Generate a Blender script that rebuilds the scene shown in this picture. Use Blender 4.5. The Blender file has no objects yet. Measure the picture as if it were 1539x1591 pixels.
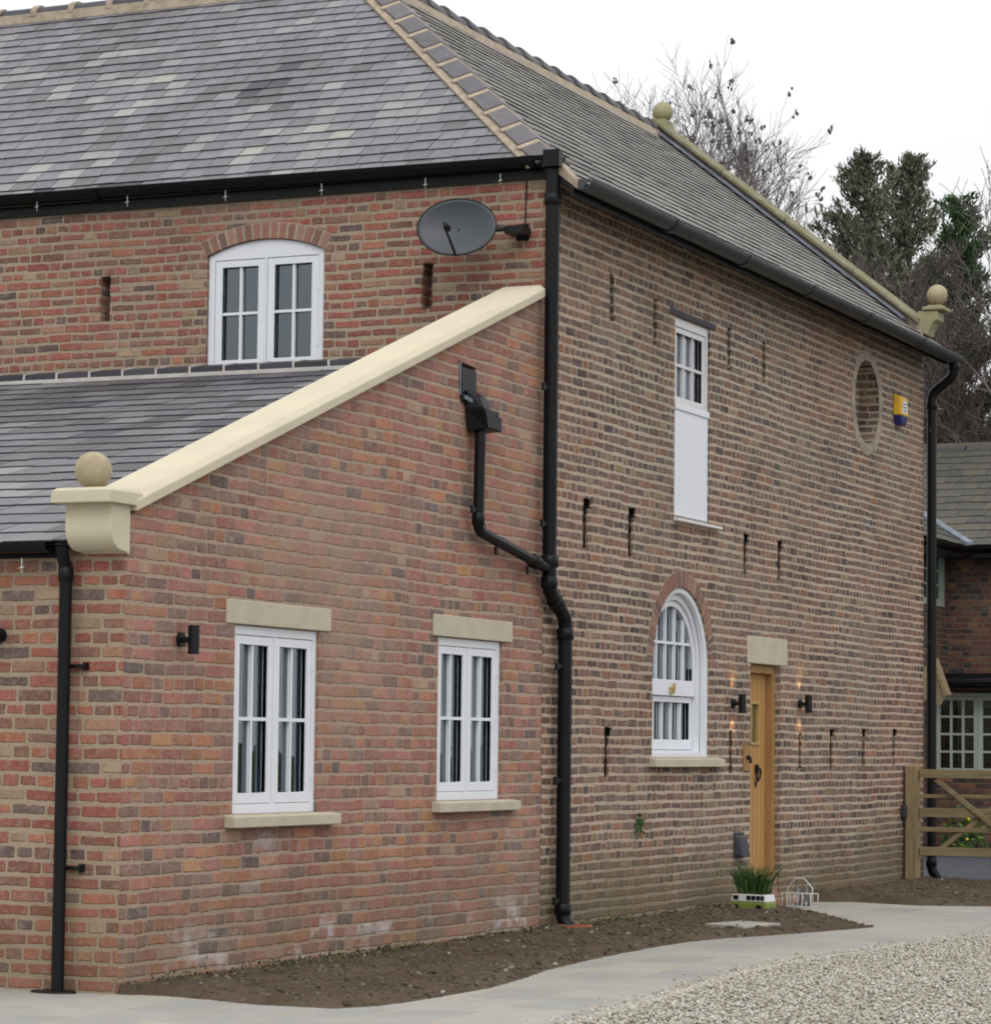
import bpy, bmesh, math, random
import numpy as np
from mathutils import Vector, Matrix, noise as mnoise
from mathutils.geometry import intersect_line_line
random.seed(7)
SC = bpy.context.scene
COL = SC.collection
PI = math.pi

# ---------------------------------------------------------------- camera
yaw, pitch, roll = -0.42002, 0.06865, 0.010906
Fw = Vector((math.sin(yaw)*math.cos(pitch), math.cos(yaw)*math.cos(pitch), math.sin(pitch)))
Rt = Vector((math.cos(yaw), -math.sin(yaw), 0)); Up = Rt.cross(Fw)
R2 = Rt*math.cos(roll) + Up*math.sin(roll); U2 = -Rt*math.sin(roll) + Up*math.cos(roll)
cam = bpy.data.cameras.new('camera'); camo = bpy.data.objects.new('camera', cam); COL.objects.link(camo)
m = Matrix((R2, U2, -Fw)).transposed().to_4x4(); m.translation = Vector((8.901, -14.643, 1.4294))
camo.matrix_world = m
cam.sensor_fit = 'HORIZONTAL'; cam.sensor_width = 36; cam.lens = 4599.3/1539*36
cam.shift_x = -0.0063; cam.shift_y = 0.0321; cam.clip_end = 2000
SC.camera = camo
# ---------------------------------------------------------------- sky, sun, exposure (bright overcast)
SUN_EL, SUN_AZ = math.radians(42), math.radians(150)
w = bpy.data.worlds.new("World"); SC.world = w; w.use_nodes = True
nt = w.node_tree; nt.nodes.clear()
out = nt.nodes.new('ShaderNodeOutputWorld'); bg = nt.nodes.new('ShaderNodeBackground')
sky = nt.nodes.new('ShaderNodeTexSky'); sky.sky_type = 'NISHITA'; sky.sun_disc = False
sky.sun_elevation = SUN_EL; sky.sun_rotation = SUN_AZ; sky.dust_density = 6; sky.air_density = 1
hs = nt.nodes.new('ShaderNodeHueSaturation'); hs.inputs['Saturation'].default_value = 0.25
tc = nt.nodes.new('ShaderNodeTexCoord'); nz = nt.nodes.new('ShaderNodeTexNoise'); nz.inputs['Scale'].default_value = 2.2
nz.inputs['Detail'].default_value = 4
cr = nt.nodes.new('ShaderNodeValToRGB'); cr.color_ramp.elements[0].color = (9.5, 9.65, 9.95, 1); cr.color_ramp.elements[1].color = (11.9, 12.0, 12.1, 1)
mx = nt.nodes.new('ShaderNodeMix'); mx.data_type = 'RGBA'; mx.inputs[0].default_value = 0.85
nt.links.new(sky.outputs[0], hs.inputs['Color']); nt.links.new(tc.outputs['Generated'], nz.inputs['Vector'])
sx = nt.nodes.new('ShaderNodeSeparateXYZ'); nt.links.new(tc.outputs['Generated'], sx.inputs[0])
mr = nt.nodes.new('ShaderNodeMapRange'); mr.inputs[1].default_value = 0.0; mr.inputs[2].default_value = 1.0; mr.inputs[3].default_value = .95; mr.inputs[4].default_value = 1.85
nt.links.new(sx.outputs[2], mr.inputs[0]); vm = nt.nodes.new('ShaderNodeVectorMath'); vm.operation = 'SCALE'
nt.links.new(nz.outputs[0], cr.inputs[0]); nt.links.new(hs.outputs[0], mx.inputs[6]); nt.links.new(cr.outputs[0], mx.inputs[7])
nt.links.new(mx.outputs[2], vm.inputs[0]); nt.links.new(mr.outputs[0], vm.inputs['Scale']); nt.links.new(vm.outputs[0], bg.inputs[0]); bg.inputs[1].default_value = 0.10; nt.links.new(bg.outputs[0], out.inputs[0])
sun = bpy.data.lights.new('sun', 'SUN'); sun.energy = 0.5; sun.angle = math.radians(18); sun.color = (1, .97, .93)
suno = bpy.data.objects.new('sun', sun); COL.objects.link(suno)
sd = Vector((math.sin(SUN_AZ)*math.cos(SUN_EL), math.cos(SUN_AZ)*math.cos(SUN_EL), math.sin(SUN_EL)))
suno.rotation_euler = sd.to_track_quat('Z', 'Y').to_euler()
SC.view_settings.view_transform = 'Standard'; SC.view_settings.look = 'None'
SC.view_settings.exposure = -0.12; SC.view_settings.gamma = 1
SC.cycles.filter_width = 1.9; SC.cycles.max_bounces = 6; SC.cycles.transparent_max_bounces = 12

# ---------------------------------------------------------------- materials
def lin(r, g, b):
    f = lambda c: (c/255/12.92) if c/255 <= .04045 else ((c/255+.055)/1.055)**2.4
    return (f(r), f(g), f(b), 1)
class NT:
    def __init__(s, name):
        s.mat = bpy.data.materials.new(name); s.mat.use_nodes = True; s.t = s.mat.node_tree
        s.t.nodes.clear(); s.o = s.n('ShaderNodeOutputMaterial'); s.b = s.n('ShaderNodeBsdfPrincipled')
        s.l(s.b.outputs[0], s.o.inputs[0])
    def n(s, k): return s.t.nodes.new(k)
    def l(s, a, b): s.t.links.new(a, b)
    def put(s, sock, v):
        if hasattr(v, 'is_output') or isinstance(v, bpy.types.NodeSocket): s.l(v, sock)
        else: sock.default_value = v
    def m(s, op, a, b=None, c=None):
        q = s.n('ShaderNodeMath'); q.operation = op; s.put(q.inputs[0], a)
        if b is not None: s.put(q.inputs[1], b)
        if c is not None: s.put(q.inputs[2], c)
        return q.outputs[0]
    def xyz(s, v):
        q = s.n('ShaderNodeSeparateXYZ'); s.l(v, q.inputs[0]); return q.outputs
    def comb(s, x, y, z=0.0):
        q = s.n('ShaderNodeCombineXYZ'); s.put(q.inputs[0], x); s.put(q.inputs[1], y); s.put(q.inputs[2], z); return q.outputs[0]
    def noise(s, vec, scale, detail=3, rough=.55, dist=0):
        q = s.n('ShaderNodeTexNoise'); q.inputs['Scale'].default_value = scale; q.inputs['Detail'].default_value = detail
        q.inputs['Roughness'].default_value = rough; q.inputs['Distortion'].default_value = dist
        if vec is not None: s.l(vec, q.inputs['Vector'])
        return q.outputs[0]
    def white(s, vec):
        q = s.n('ShaderNodeTexWhiteNoise'); q.noise_dimensions = '3D'; s.l(vec, q.inputs['Vector']); return q.outputs
    def ramp(s, fac, stops, interp='LINEAR'):
        q = s.n('ShaderNodeValToRGB'); e = q.color_ramp.elements; q.color_ramp.interpolation = interp
        while len(e) < len(stops): e.new(.5)
        for el, (p, c) in zip(e, stops): el.position = p; el.color = c if len(c) == 4 else (*c, 1)
        s.put(q.inputs[0], fac); return q.outputs[0]
    def mix(s, f, a, b, mode='MIX'):
        q = s.n('ShaderNodeMix'); q.data_type = 'RGBA'; q.blend_type = mode
        s.put(q.inputs[0], f); s.put(q.inputs[6], a); s.put(q.inputs[7], b); return q.outputs[2]
    def smooth(s, x, a, b):
        q = s.n('ShaderNodeMapRange'); q.interpolation_type = 'SMOOTHSTEP'; s.put(q.inputs[0], x)
        s.put(q.inputs[1], a); s.put(q.inputs[2], b); return q.outputs[0]
    def bump(s, h, strength=.5, dist=.01):
        q = s.n('ShaderNodeBump'); q.inputs['Strength'].default_value = strength; q.inputs['Distance'].default_value = dist
        s.l(h, q.inputs['Height']); s.l(q.outputs[0], s.b.inputs['Normal'])
    def uv(s): return s.n('ShaderNodeTexCoord').outputs['UV']
    def pos(s): return s.n('ShaderNodeNewGeometry').outputs['Position']
    def obj(s): return s.n('ShaderNodeTexCoord').outputs['Object']
    def attr(s, name='tone'):
        q = s.n('ShaderNodeAttribute'); q.attribute_name = name; return q.outputs['Fac']
    def done(s, col=None, rough=.8, spec=.3, metal=0):
        if col is not None: s.put(s.b.inputs['Base Color'], col)
        s.put(s.b.inputs['Roughness'], rough); s.b.inputs['Specular IOR Level'].default_value = spec
        s.b.inputs['Metallic'].default_value = metal
        return s.mat

H = 0.083
def brick_mat(name, stops, mort, mort2, hdr=5, seed=0.0, wob=.03, jv=.0055, ju=.0045, foot=0.0, white=0.0, sw=.24, pale=.3, dirt=.3, smear=0.0, warm=0.0, H=.083):
    s = NT(name); uv = s.uv(); x, y, _ = s.xyz(uv); px, py, pz = s.xyz(s.pos())
    wobn = s.noise(s.comb(x, y, seed), .8, 2)
    fine = s.noise(uv, 22, 3); fine2 = s.noise(s.comb(y, x, 5.0), 22, 3)
    v = s.m('ADD', s.m('ADD', y, s.m('MULTIPLY', s.m('SUBTRACT', wobn, .5), wob)), s.m('ADD', s.m('MULTIPLY', s.m('SUBTRACT', fine, .5), .013), s.m('MULTIPLY', s.m('SUBTRACT', s.noise(s.comb(x, y, seed+3), 3.6, 2), .5), .016)))
    u = s.m('ADD', x, s.m('MULTIPLY', s.m('SUBTRACT', fine2, .5), .016))
    rv = s.m('DIVIDE', v, H); row = s.m('FLOOR', rv); fv = s.m('MULTIPLY', s.m('FRACT', rv), H)
    rr = s.white(s.comb(row, seed, 3.3))[0]
    par = s.m('MODULO', s.m('ADD', row, 100.0), 2.0)
    ishead = s.m('LESS_THAN', s.m('MODULO', s.m('ADD', row, 101.0), float(hdr)), .5)
    us = s.m('ADD', u, s.m('ADD', s.m('MULTIPLY', par, sw/2), s.m('MULTIPLY', rr, .05)))
    us = s.m('ADD', us, s.m('MULTIPLY', ishead, sw/4))
    c = s.m('DIVIDE', us, sw); cell = s.m('FLOOR', c); fu = s.m('MULTIPLY', s.m('FRACT', c), sw)
    r0 = s.white(s.comb(cell, row, seed+1))[0]
    split = s.m('MAXIMUM', ishead, s.m('GREATER_THAN', r0, .80))
    half = s.m('MULTIPLY', s.m('FLOOR', s.m('DIVIDE', fu, sw/2)), split)
    wd = s.m('SUBTRACT', sw, s.m('MULTIPLY', split, sw/2))
    fu = s.m('SUBTRACT', fu, s.m('MULTIPLY', half, sw/2))
    cid = s.comb(s.m('ADD', s.m('MULTIPLY', cell, 2.0), half), row, seed+2)
    wn = s.white(cid); r1 = wn[0]; rr3 = s.xyz(wn[1])
    du = s.m('MINIMUM', fu, s.m('SUBTRACT', wd, fu)); dv = s.m('MINIMUM', fv, s.m('SUBTRACT', H, fv))
    du = s.m('SUBTRACT', du, s.m('ADD', ju*.7, s.m('MULTIPLY', rr3[0], ju*.8)))
    dv = s.m('SUBTRACT', dv, s.m('ADD', jv*.7, s.m('MULTIPLY', rr3[1], jv*1.1)))
    rc = .011; cu_ = s.m('MAXIMUM', s.m('SUBTRACT', rc, du), 0.0); cv_ = s.m('MAXIMUM', s.m('SUBTRACT', rc, dv), 0.0)
    dist = s.m('SUBTRACT', s.m('ADD', rc, s.m('MULTIPLY', s.m('SUBTRACT', s.noise(s.comb(x, y, seed+13), 40, 3, .6), .5), .010)), s.m('SQRT', s.m('ADD', s.m('MULTIPLY', cu_, cu_), s.m('MULTIPLY', cv_, cv_))))
    mask = s.smooth(dist, -.001, .0055)
    big = s.noise(s.comb(x, y, seed+9), .55, 4, .6); med = s.noise(s.comb(x, y, seed+4), 9, 4, .65); gr = s.noise(uv, 90, 2)
    bc = s.ramp(r1, stops, 'CONSTANT')
    hsv = s.n('ShaderNodeHueSaturation'); s.l(bc, hsv.inputs['Color'])
    s.l(s.m('ADD', .82, s.m('MULTIPLY', rr3[2], .36)), hsv.inputs['Value']); hsv.inputs['Saturation'].default_value = 1.0
    s.l(s.m('ADD', .485, s.m('MULTIPLY', rr3[0], .03)), hsv.inputs['Hue'])
    col = hsv.outputs[0]
    col = s.mix(s.m('MULTIPLY', s.smooth(med, .42, .72), .5), col, (0.66, .64, .64, 1), 'MULTIPLY')
    col = s.mix(s.m('MULTIPLY', s.smooth(s.noise(s.comb(x, y, seed+7), 15, 5, .7), .5, .75), pale), col, mort)
    sp1 = s.noise(s.comb(x, y, seed+11), 48, 4, .7); sp2 = s.noise(s.comb(x, y, seed+15), 18, 3, .6)
    col = s.mix(s.m('MULTIPLY', s.smooth(sp1, .48, .72), .55), col, (.45, .42, .42, 1), 'MULTIPLY')
    col = s.mix(s.m('MULTIPLY', s.smooth(sp1, .50, .30), .30), col, mort2)
    col = s.mix(s.m('MULTIPLY', s.smooth(sp2, .5, .72), .30), col, (.30, .26, .25, 1))
    mc = s.mix(s.smooth(big, .3, .7), mort, mort2)
    mc = s.mix(s.m('MULTIPLY', s.smooth(sp1, .45, .7), .35), mc, (.6, .57, .52, 1), 'MULTIPLY')
    mc = s.mix(s.m('MULTIPLY', s.smooth(gr, .3, .7), .35), mc, (.72, .7, .66, 1), 'MULTIPLY')
    sm = s.m('MULTIPLY', s.smooth(big, .45, .75), smear)
    mask2 = s.m('MULTIPLY', mask, s.m('SUBTRACT', 1.0, sm))
    col = s.mix(mask2, mc, col)
    # weathering: broad sooty patches, damp green foot, salt bloom
    col = s.mix(s.m('MULTIPLY', s.smooth(s.noise(s.comb(x, s.m('MULTIPLY', y, .7), seed+20), .9, 5, .6), .45, .7), dirt), col, (.62, .61, .59, 1), 'MULTIPLY')
    if warm > 0:
        wm = s.m('MULTIPLY', s.smooth(s.noise(s.comb(x, y, seed+31), .33, 4, .6), .42, .62), warm)
        col = s.mix(wm, col, s.mix(1.0, col, (1.12, .90, .84, 1), 'MULTIPLY'))
    if foot > 0:
        fz = s.m('ADD', pz, s.m('MULTIPLY', s.noise(s.comb(x, y, 2.0), 1.3, 4), -1.0))
        f = s.m('MULTIPLY', s.m('SUBTRACT', 1.0, s.smooth(fz, -.35, .35)), foot)
        col = s.mix(f, col, (.135, .115, .065, 1))
    if white > 0:
        wz = s.m('MAXIMUM', s.m('SUBTRACT', 1.0, s.smooth(s.m('ABSOLUTE', s.m('SUBTRACT', pz, .16)), .05, .26)), s.m('MULTIPLY', s.smooth(s.noise(s.comb(x, y, 71.0), .9, 3), .60, .70), .7))
        wf = s.m('MULTIPLY', s.m('MULTIPLY', wz, s.smooth(s.noise(s.comb(s.m('MULTIPLY', x, .5), y, 33.0), 2.4, 5, .7), .47, .60)), s.smooth(x, .2, .8) if white < 2 else 1.0)
        col = s.mix(s.m('MULTIPLY', s.m('MULTIPLY', wf, s.m('MULTIPLY', s.smooth(med, .3, .6), s.smooth(rr3[1], .25, .6))), .75), col, (.52, .48, .46, 1))
    hgt = s.m('ADD', s.m('MULTIPLY', mask, .8), s.m('ADD', s.m('MULTIPLY', med, .35), s.m('MULTIPLY', gr, .15)))
    hgt = s.m('ADD', hgt, s.m('MULTIPLY', rr3[1], .35))
    s.bump(hgt, .75, .014)
    return s.done(col, .92, .15)

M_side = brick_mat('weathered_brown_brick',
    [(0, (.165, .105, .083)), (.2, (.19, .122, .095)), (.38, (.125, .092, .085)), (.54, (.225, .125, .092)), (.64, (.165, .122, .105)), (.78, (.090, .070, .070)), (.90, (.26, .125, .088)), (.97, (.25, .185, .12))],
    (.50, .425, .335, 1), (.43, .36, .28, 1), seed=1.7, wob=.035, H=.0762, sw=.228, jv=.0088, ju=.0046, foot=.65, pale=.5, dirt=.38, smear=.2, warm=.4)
M_lean = brick_mat('soft_red_brick',
    [(0, (.36, .172, .125)), (.24, (.31, .155, .118)), (.46, (.27, .158, .130)), (.60, (.385, .168, .110)), (.77, (.22, .142, .125)), (.88, (.16, .118, .115)), (.93, (.37, .225, .170)), (.98, (.40, .19, .11))],
    (.43, .33, .25, 1), (.385, .29, .225, 1), seed=4.2, wob=.04, jv=.0068, ju=.0038, foot=.30, white=1, pale=.6, dirt=.22, smear=.55)
M_front = brick_mat('orange_red_brick',
    [(0, (.31, .12, .08)), (.28, (.26, .11, .08)), (.5, (.345, .135, .088)), (.64, (.21, .105, .082)), (.78, (.31, .165, .115)), (.86, (.145, .10, .094)), (.95, (.34, .235, .165))],
    (.40, .32, .24, 1), (.35, .275, .205, 1), seed=8.8, H=.0762, sw=.222, wob=.03, jv=.0090, ju=.0060, foot=.30, white=0, pale=.45, dirt=.25, smear=.2)
M_frontlow = brick_mat('low_front_brick',
    [(0, (.31, .12, .08)), (.28, (.26, .11, .08)), (.5, (.345, .135, .088)), (.64, (.21, .105, .082)), (.78, (.31, .165, .115)), (.86, (.145, .10, .094)), (.95, (.34, .235, .165))],
    (.375, .295, .215, 1), (.33, .25, .18, 1), seed=9.6, wob=.03, jv=.0090, ju=.0060, foot=.30, white=0, pale=.45, dirt=.25, smear=.2)
M_nb = brick_mat('dark_old_brick',
    [(0, (.14, .07, .055)), (.3, (.10, .06, .052)), (.55, (.18, .085, .06)), (.75, (.06, .045, .045)), (.92, (.24, .11, .065))],
    (.20, .165, .13, 1), (.14, .12, .095, 1), seed=12.1, wob=.02, jv=.006, ju=.005, sw=.24, pale=.1)

def stone_mat(name, col, var=.15, scale=6, rough=.85, moss=None, bump=.25):
    s = NT(name); o = s.pos(); a = s.noise(o, scale, 5, .6); g = s.noise(o, 120, 2)
    dark = tuple(c*(1-var*2) for c in col[:3])+(1,)
    c = s.mix(s.smooth(a, .35, .7), col, dark)
    c = s.mix(s.m('MULTIPLY', g, .25), c, (.6, .57, .52, 1), 'MULTIPLY')
    if moss:
        mn = s.noise(o, 9, 4, .65); up = s.xyz(s.n('ShaderNodeNewGeometry').outputs['Normal'])[2]
        c = s.mix(s.m('MULTIPLY', s.smooth(mn, .36, .56), moss[3]), c, (*moss[:3], 1))
    s.bump(s.m('ADD', g, s.m('MULTIPLY', a, .6)), bump, .004)
    return s.done(c, rough, .2)
M_cope = stone_mat('new_cream_sandstone', (.61, .55, .415, 1), .035, 2)
M_lint = stone_mat('buff_sandstone', (.53, .48, .37, 1), .06, 5)
M_ballst = stone_mat('buff_finial_stone', (.45, .375, .25, 1), .10, 8)
M_mossst = stone_mat('mossy_weathered_stone', (.30, .27, .20, 1), .2, 5, moss=(.17, .165, .075, .7))
M_mossball = stone_mat('lichen_stone', (.42, .38, .24, 1), .15, 6, moss=(.28, .28, .15, .45))
M_mortar = stone_mat('bedding_mortar', (.42, .345, .265, 1), .15, 12)
M_mortarw = stone_mat('pale_mortar', (.56, .53, .50, 1), .08, 12)
M_render = stone_mat('grey_lime_render', (.40, .34, .27, 1), .2, 7, bump=.8)
M_lead = stone_mat('lead_sheet', (.20, .225, .27, 1), .2, 6, rough=.45)
M_darkslab = stone_mat('dark_stone_lintel', (.085, .085, .10, 1), .1, 8)

def plain(name, col, rough=.5, spec=.4, metal=0, var=.1, scale=8, bump=0):
    s = NT(name); a = s.noise(s.obj(), scale, 4, .6)
    c = s.mix(a, col, tuple(x*(1-var*2) for x in col[:3])+(1,))
    if bump: s.bump(a, bump, .003)
    return s.done(c, s.m('ADD', rough-.08, s.m('MULTIPLY', a, .16)), spec, metal)
M_white = plain('white_painted_timber', (.74, .76, .80, 1), .38, .4, 0, .03, 5)
M_whitewarm = plain('aged_white_paint', (.70, .69, .70, 1), .45, .35, 0, .05, 6)
M_sage = plain('pale_green_paint', (.40, .45, .38, 1), .5, .3, 0, .06)
M_black = plain('black_painted_iron', (.007, .0075, .009, 1), .42, .22, 0, .25, 10)
M_blackpl = plain('black_plastic', (.010, .011, .013, 1), .42, .25, 0, .2, 4)
M_gutter = plain('old_grey_iron_gutter', (.060, .074, .076, 1), .42, .5, 0, .35, 5)
M_dish = plain('dark_grey_dish_mesh', (.055, .062, .075, 1), .42, .45, 0, .12, 3)
M_oak = plain('honey_oak', (.43, .225, .062, 1), .5, .35, 0, .12, 4)
M_oakd = plain('oak_frame', (.34, .18, .055, 1), .55, .3, 0, .15, 4)
M_brassy = plain('pale_brass', (.5, .38, .15, 1), .4, .5, .3)
M_yellow = plain('yellow_plastic', (.72, .42, .008, 1), .4, .4, 0, .05)
M_blue = plain('dark_blue_plastic', (.012, .018, .12, 1), .4, .4, 0, .05)
M_terra = plain('terracotta', (.30, .10, .05, 1), .8, .2, 0, .2, 12)
M_hook = plain('clear_white_plastic', (.6, .62, .62, 1), .35, .5)
M_lime = plain('lime_green_paint', (.22, .30, .06, 1), .5, .35, 0, .15, 9)
M_wire = plain('white_coated_wire', (.75, .74, .72, 1), .4, .4)
M_greypl = plain('dark_grey_cowl', (.035, .04, .05, 1), .45, .4)
M_red = plain('red_fabric', (.35, .02, .02, 1), .7, .2)

def oak_grain(name, col, dark):
    s = NT(name); x, y, z = s.xyz(s.pos())
    g = s.noise(s.comb(s.m('MULTIPLY', x, 40.0), s.m('MULTIPLY', y, 40.0), s.m('MULTIPLY', z, 2.5)), 1, 4, .6)
    s.bump(g, .2, .003)
    return s.done(s.mix(s.smooth(g, .35, .7), col, dark), .55, .3)
M_oakdoor = oak_grain('oak_door_boards', (.44, .245, .085, 1), (.39, .21, .068, 1))
M_oakjoint = plain('dark_oak_joint', (.26, .135, .045, 1), .7, .2)
M_oakfr = oak_grain('oak_door_frame', (.34, .195, .075, 1), (.27, .15, .055, 1))
def wood(name, col, dark, ax=2):
    s = NT(name); o = list(s.xyz(s.pos()))
    k = [30.0, 30.0, 30.0]; k[ax] = 1.6
    v = s.comb(*[s.m('MULTIPLY', a, b) for a, b in zip(o, k)])
    g = s.noise(v, 1, 5, .65, .6); s.bump(g, .3, .004)
    c = s.mix(s.smooth(g, .3, .72), col, dark)
    c = s.mix(s.m('MULTIPLY', s.noise(s.pos(), 2.5, 3), .4), c, (.55, .6, .45, 1), 'MULTIPLY')
    return s.done(c, .8, .2)
M_post = wood('weathered_softwood_post', (.33, .25, .14, 1), (.20, .15, .08, 1), 2)
M_rail = wood('weathered_softwood_rail', (.30, .235, .14, 1), (.18, .14, .08, 1), 0)

def slate_mat(name, stops, moss=0, sat=1, mosscol=(.13, .13, .03, 1), edgec=(.035, .035, .045, 1)):
    s = NT(name); t = s.attr(); o = s.pos(); n1 = s.noise(o, 14, 4, .65); n2 = s.noise(o, .9, 3); n3 = s.noise(o, 60, 3)
    t0 = s.m('GREATER_THAN', t, .001)
    c = s.ramp(s.m('ADD', t, s.m('MULTIPLY', s.m('SUBTRACT', n1, .5), .10)), stops)
    c = s.mix(s.m('MULTIPLY', s.smooth(n1, .45, .7), .35), c, (.62, .62, .6, 1), 'MULTIPLY')
    c = s.mix(s.m('MULTIPLY', s.smooth(n2, .4, .65), .2), c, (.75, .72, .7, 1), 'MULTIPLY')
    if moss: c = s.mix(s.m('MULTIPLY', s.smooth(s.m('ADD', s.noise(o, 5, 5, .7), s.m('MULTIPLY', t, .15)), .5, .68), moss), c, mosscol)
    c = s.mix(s.m('SUBTRACT', 1.0, t0), c, edgec)  # row edges coloured dark, in place of the shadow lines between slates
    s.bump(s.m('ADD', n1, s.m('MULTIPLY', n3, .5)), .35, .006)
    return s.done(c, s.m('ADD', .42, s.m('MULTIPLY', n1, .25)), .45)
M_slate = slate_mat('purple_grey_slate', [(0, (.085, .076, .078)), (.2, (.122, .114, .122)), (.45, (.158, .151, .165)), (.68, (.188, .187, .200)), (.82, (.220, .224, .222)), (.95, (.275, .275, .262)), (1, (.32, .31, .27))])
M_slate2 = slate_mat('old_brown_grey_slate', [(0, (.075, .068, .062)), (.3, (.125, .116, .105)), (.7, (.185, .178, .165)), (1, (.28, .27, .25))], .25, mosscol=(.15, .13, .09, 1), edgec=(.075, .07, .062, 1))
M_slate3 = slate_mat('new_blue_grey_slate', [(0, (.062, .060, .062)), (.3, (.108, .106, .114)), (.6, (.155, .153, .163)), (.85, (.20, .20, .205)), (1, (.27, .27, .265))], edgec=(.06, .06, .075, 1))
M_stonetile = slate_mat('mossy_stone_tile', [(0, (.024, .022, .021)), (.5, (.043, .039, .035)), (1, (.085, .075, .062))], .65, mosscol=(.070, .064, .024, 1), edgec=(.018, .018, .016, 1))
M_ridge = slate_mat('dark_clay_tile', [(0, (.075, .067, .074)), (.5, (.092, .083, .093)), (1, (.112, .10, .11))])
M_ridgeb = slate_mat('black_ridge_tile', [(0, (.028, .028, .036)), (1, (.055, .055, .068))])
M_vouss = slate_mat('voussoir_brick', [(0, (.14, .085, .072)), (.3, (.23, .11, .08)), (.6, (.28, .13, .09)), (.9, (.27, .145, .105)), (1, (.33, .19, .13))])

def glass_mat(name, tint, refl=1.0, rough=.02):
    s = NT(name); s.t.nodes.remove(s.b)
    fr = s.n('ShaderNodeFresnel'); fr.inputs[0].default_value = 1.5
    gl = s.n('ShaderNodeBsdfGlossy'); gl.inputs['Roughness'].default_value = rough; gl.inputs['Color'].default_value = (.85, .92, 1, 1)
    tr = s.n('ShaderNodeBsdfTransparent'); tr.inputs[0].default_value = tint
    o = s.obj(); nn = s.noise(o, 3.0, 2); bp = s.n('ShaderNodeBump'); bp.inputs['Strength'].default_value = .06; bp.inputs['Distance'].default_value = .05
    s.l(nn, bp.inputs['Height']); s.l(bp.outputs[0], gl.inputs['Normal'])
    mxs = s.n('ShaderNodeMixShader'); s.l(s.m('MINIMUM', s.m('MULTIPLY', fr.outputs[0], 1.7*refl), 1.0), mxs.inputs[0])
    s.l(tr.outputs[0], mxs.inputs[1]); s.l(gl.outputs[0], mxs.inputs[2]); s.l(mxs.outputs[0], s.o.inputs[0])
    return s.mat
M_glass = glass_mat('window_glass', (.62, .68, .68, 1), 1.5)
M_bottle = glass_mat('bottle_glass', (.9, .93, .93, 1), 1.0)
M_fabric = plain('pale_curtain_fabric', (.30, .32, .38, 1), .9, .1)
M_room = plain('dim_room_plaster', (.42, .42, .42, 1), .9, .1)

def emit(name, col, st):
    s = NT(name); s.t.nodes.remove(s.b); e = s.n('ShaderNodeEmission'); e.inputs[0].default_value = col; e.inputs[1].default_value = st
    s.l(e.outputs[0], s.o.inputs[0]); return s.mat
M_bulb = emit('lit_warm_bulb', (1, .55, .18, 1), 6)

def paving_mat():
    s = NT('sandstone_flags'); x, y, z = s.xyz(s.pos())
    # rotated grid of random length flags
    a = math.radians(4)
    u = s.m('ADD', s.m('MULTIPLY', x, math.cos(a)), s.m('MULTIPLY', y, math.sin(a)))
    v = s.m('SUBTRACT', s.m('MULTIPLY', y, math.cos(a)), s.m('MULTIPLY', x, math.sin(a)))
    ww = .45; row = s.m('FLOOR', s.m('DIVIDE', u, ww)); fu = s.m('MULTIPLY', s.m('FRACT', s.m('DIVIDE', u, ww)), ww)
    rr = s.white(s.comb(row, 2.0, 1.0))[0]; L = .78
    vs = s.m('ADD', v, s.m('MULTIPLY', rr, 1.7)); cell = s.m('FLOOR', s.m('DIVIDE', vs, L)); fv = s.m('MULTIPLY', s.m('FRACT', s.m('DIVIDE', vs, L)), L)
    d = s.m('MINIMUM', s.m('MINIMUM', fu, s.m('SUBTRACT', ww, fu)), s.m('MINIMUM', fv, s.m('SUBTRACT', L, fv)))
    j = s.smooth(d, .005, .012); r = s.white(s.comb(row, cell, 5.0))[0]
    p = s.pos(); n1 = s.noise(p, 1.7, 5, .6); n2 = s.noise(p, 45, 3, .6); n3 = s.noise(p, 6, 5, .7)
    c = s.ramp(r, [(0, (.33, .325, .30)), (.5, (.375, .365, .33)), (1, (.41, .39, .335))])
    c = s.mix(s.m('MULTIPLY', s.smooth(n1, .35, .7), .45), c, (.7, .72, .74, 1), 'MULTIPLY')
    c = s.mix(s.m('MULTIPLY', s.smooth(n3, .48, .72), .5), c, (.30, .28, .235, 1))
    c = s.mix(s.m('MULTIPLY', n2, .2), c, (.6, .6, .6, 1), 'MULTIPLY')
    c = s.mix(s.m('MULTIPLY', s.m('SUBTRACT', 1.0, j), .8), c, (.44, .34, .23, 1))
    s.bump(s.m('ADD', s.m('MULTIPLY', j, .5), s.m('ADD', s.m('MULTIPLY', n3, .6), s.m('MULTIPLY', n2, .2))), .5, .01)
    return s.done(c, .75, .3)
M_pave = paving_mat()
def soil_mat(name, a, b, c2):
    s = NT(name); p = s.pos(); n1 = s.noise(p, 2.2, 5, .6); n2 = s.noise(p, 28, 5, .7); n3 = s.noise(p, 110, 3, .7)
    c = s.mix(s.smooth(n1, .35, .65), a, b); c = s.mix(s.smooth(n2, .55, .72), c, c2)
    c = s.mix(s.m('MULTIPLY', n3, .6), c, (.5, .5, .5, 1), 'MULTIPLY')
    s.bump(s.m('ADD', s.m('MULTIPLY', n2, 1.0), s.m('MULTIPLY', n3, .5)), .9, .03)
    return s.done(c, .95, .1)
M_soil = soil_mat('dark_garden_soil', (.125, .090, .062, 1), (.17, .130, .092, 1), (.085, .085, .045, 1))
M_gravbase = soil_mat('gravel_base', (.25, .235, .205, 1), (.33, .31, .27, 1), (.42, .40, .36, 1))
M_grass = soil_mat('rough_grass', (.04, .06, .02, 1), (.06, .075, .03, 1), (.10, .09, .05, 1))
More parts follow.
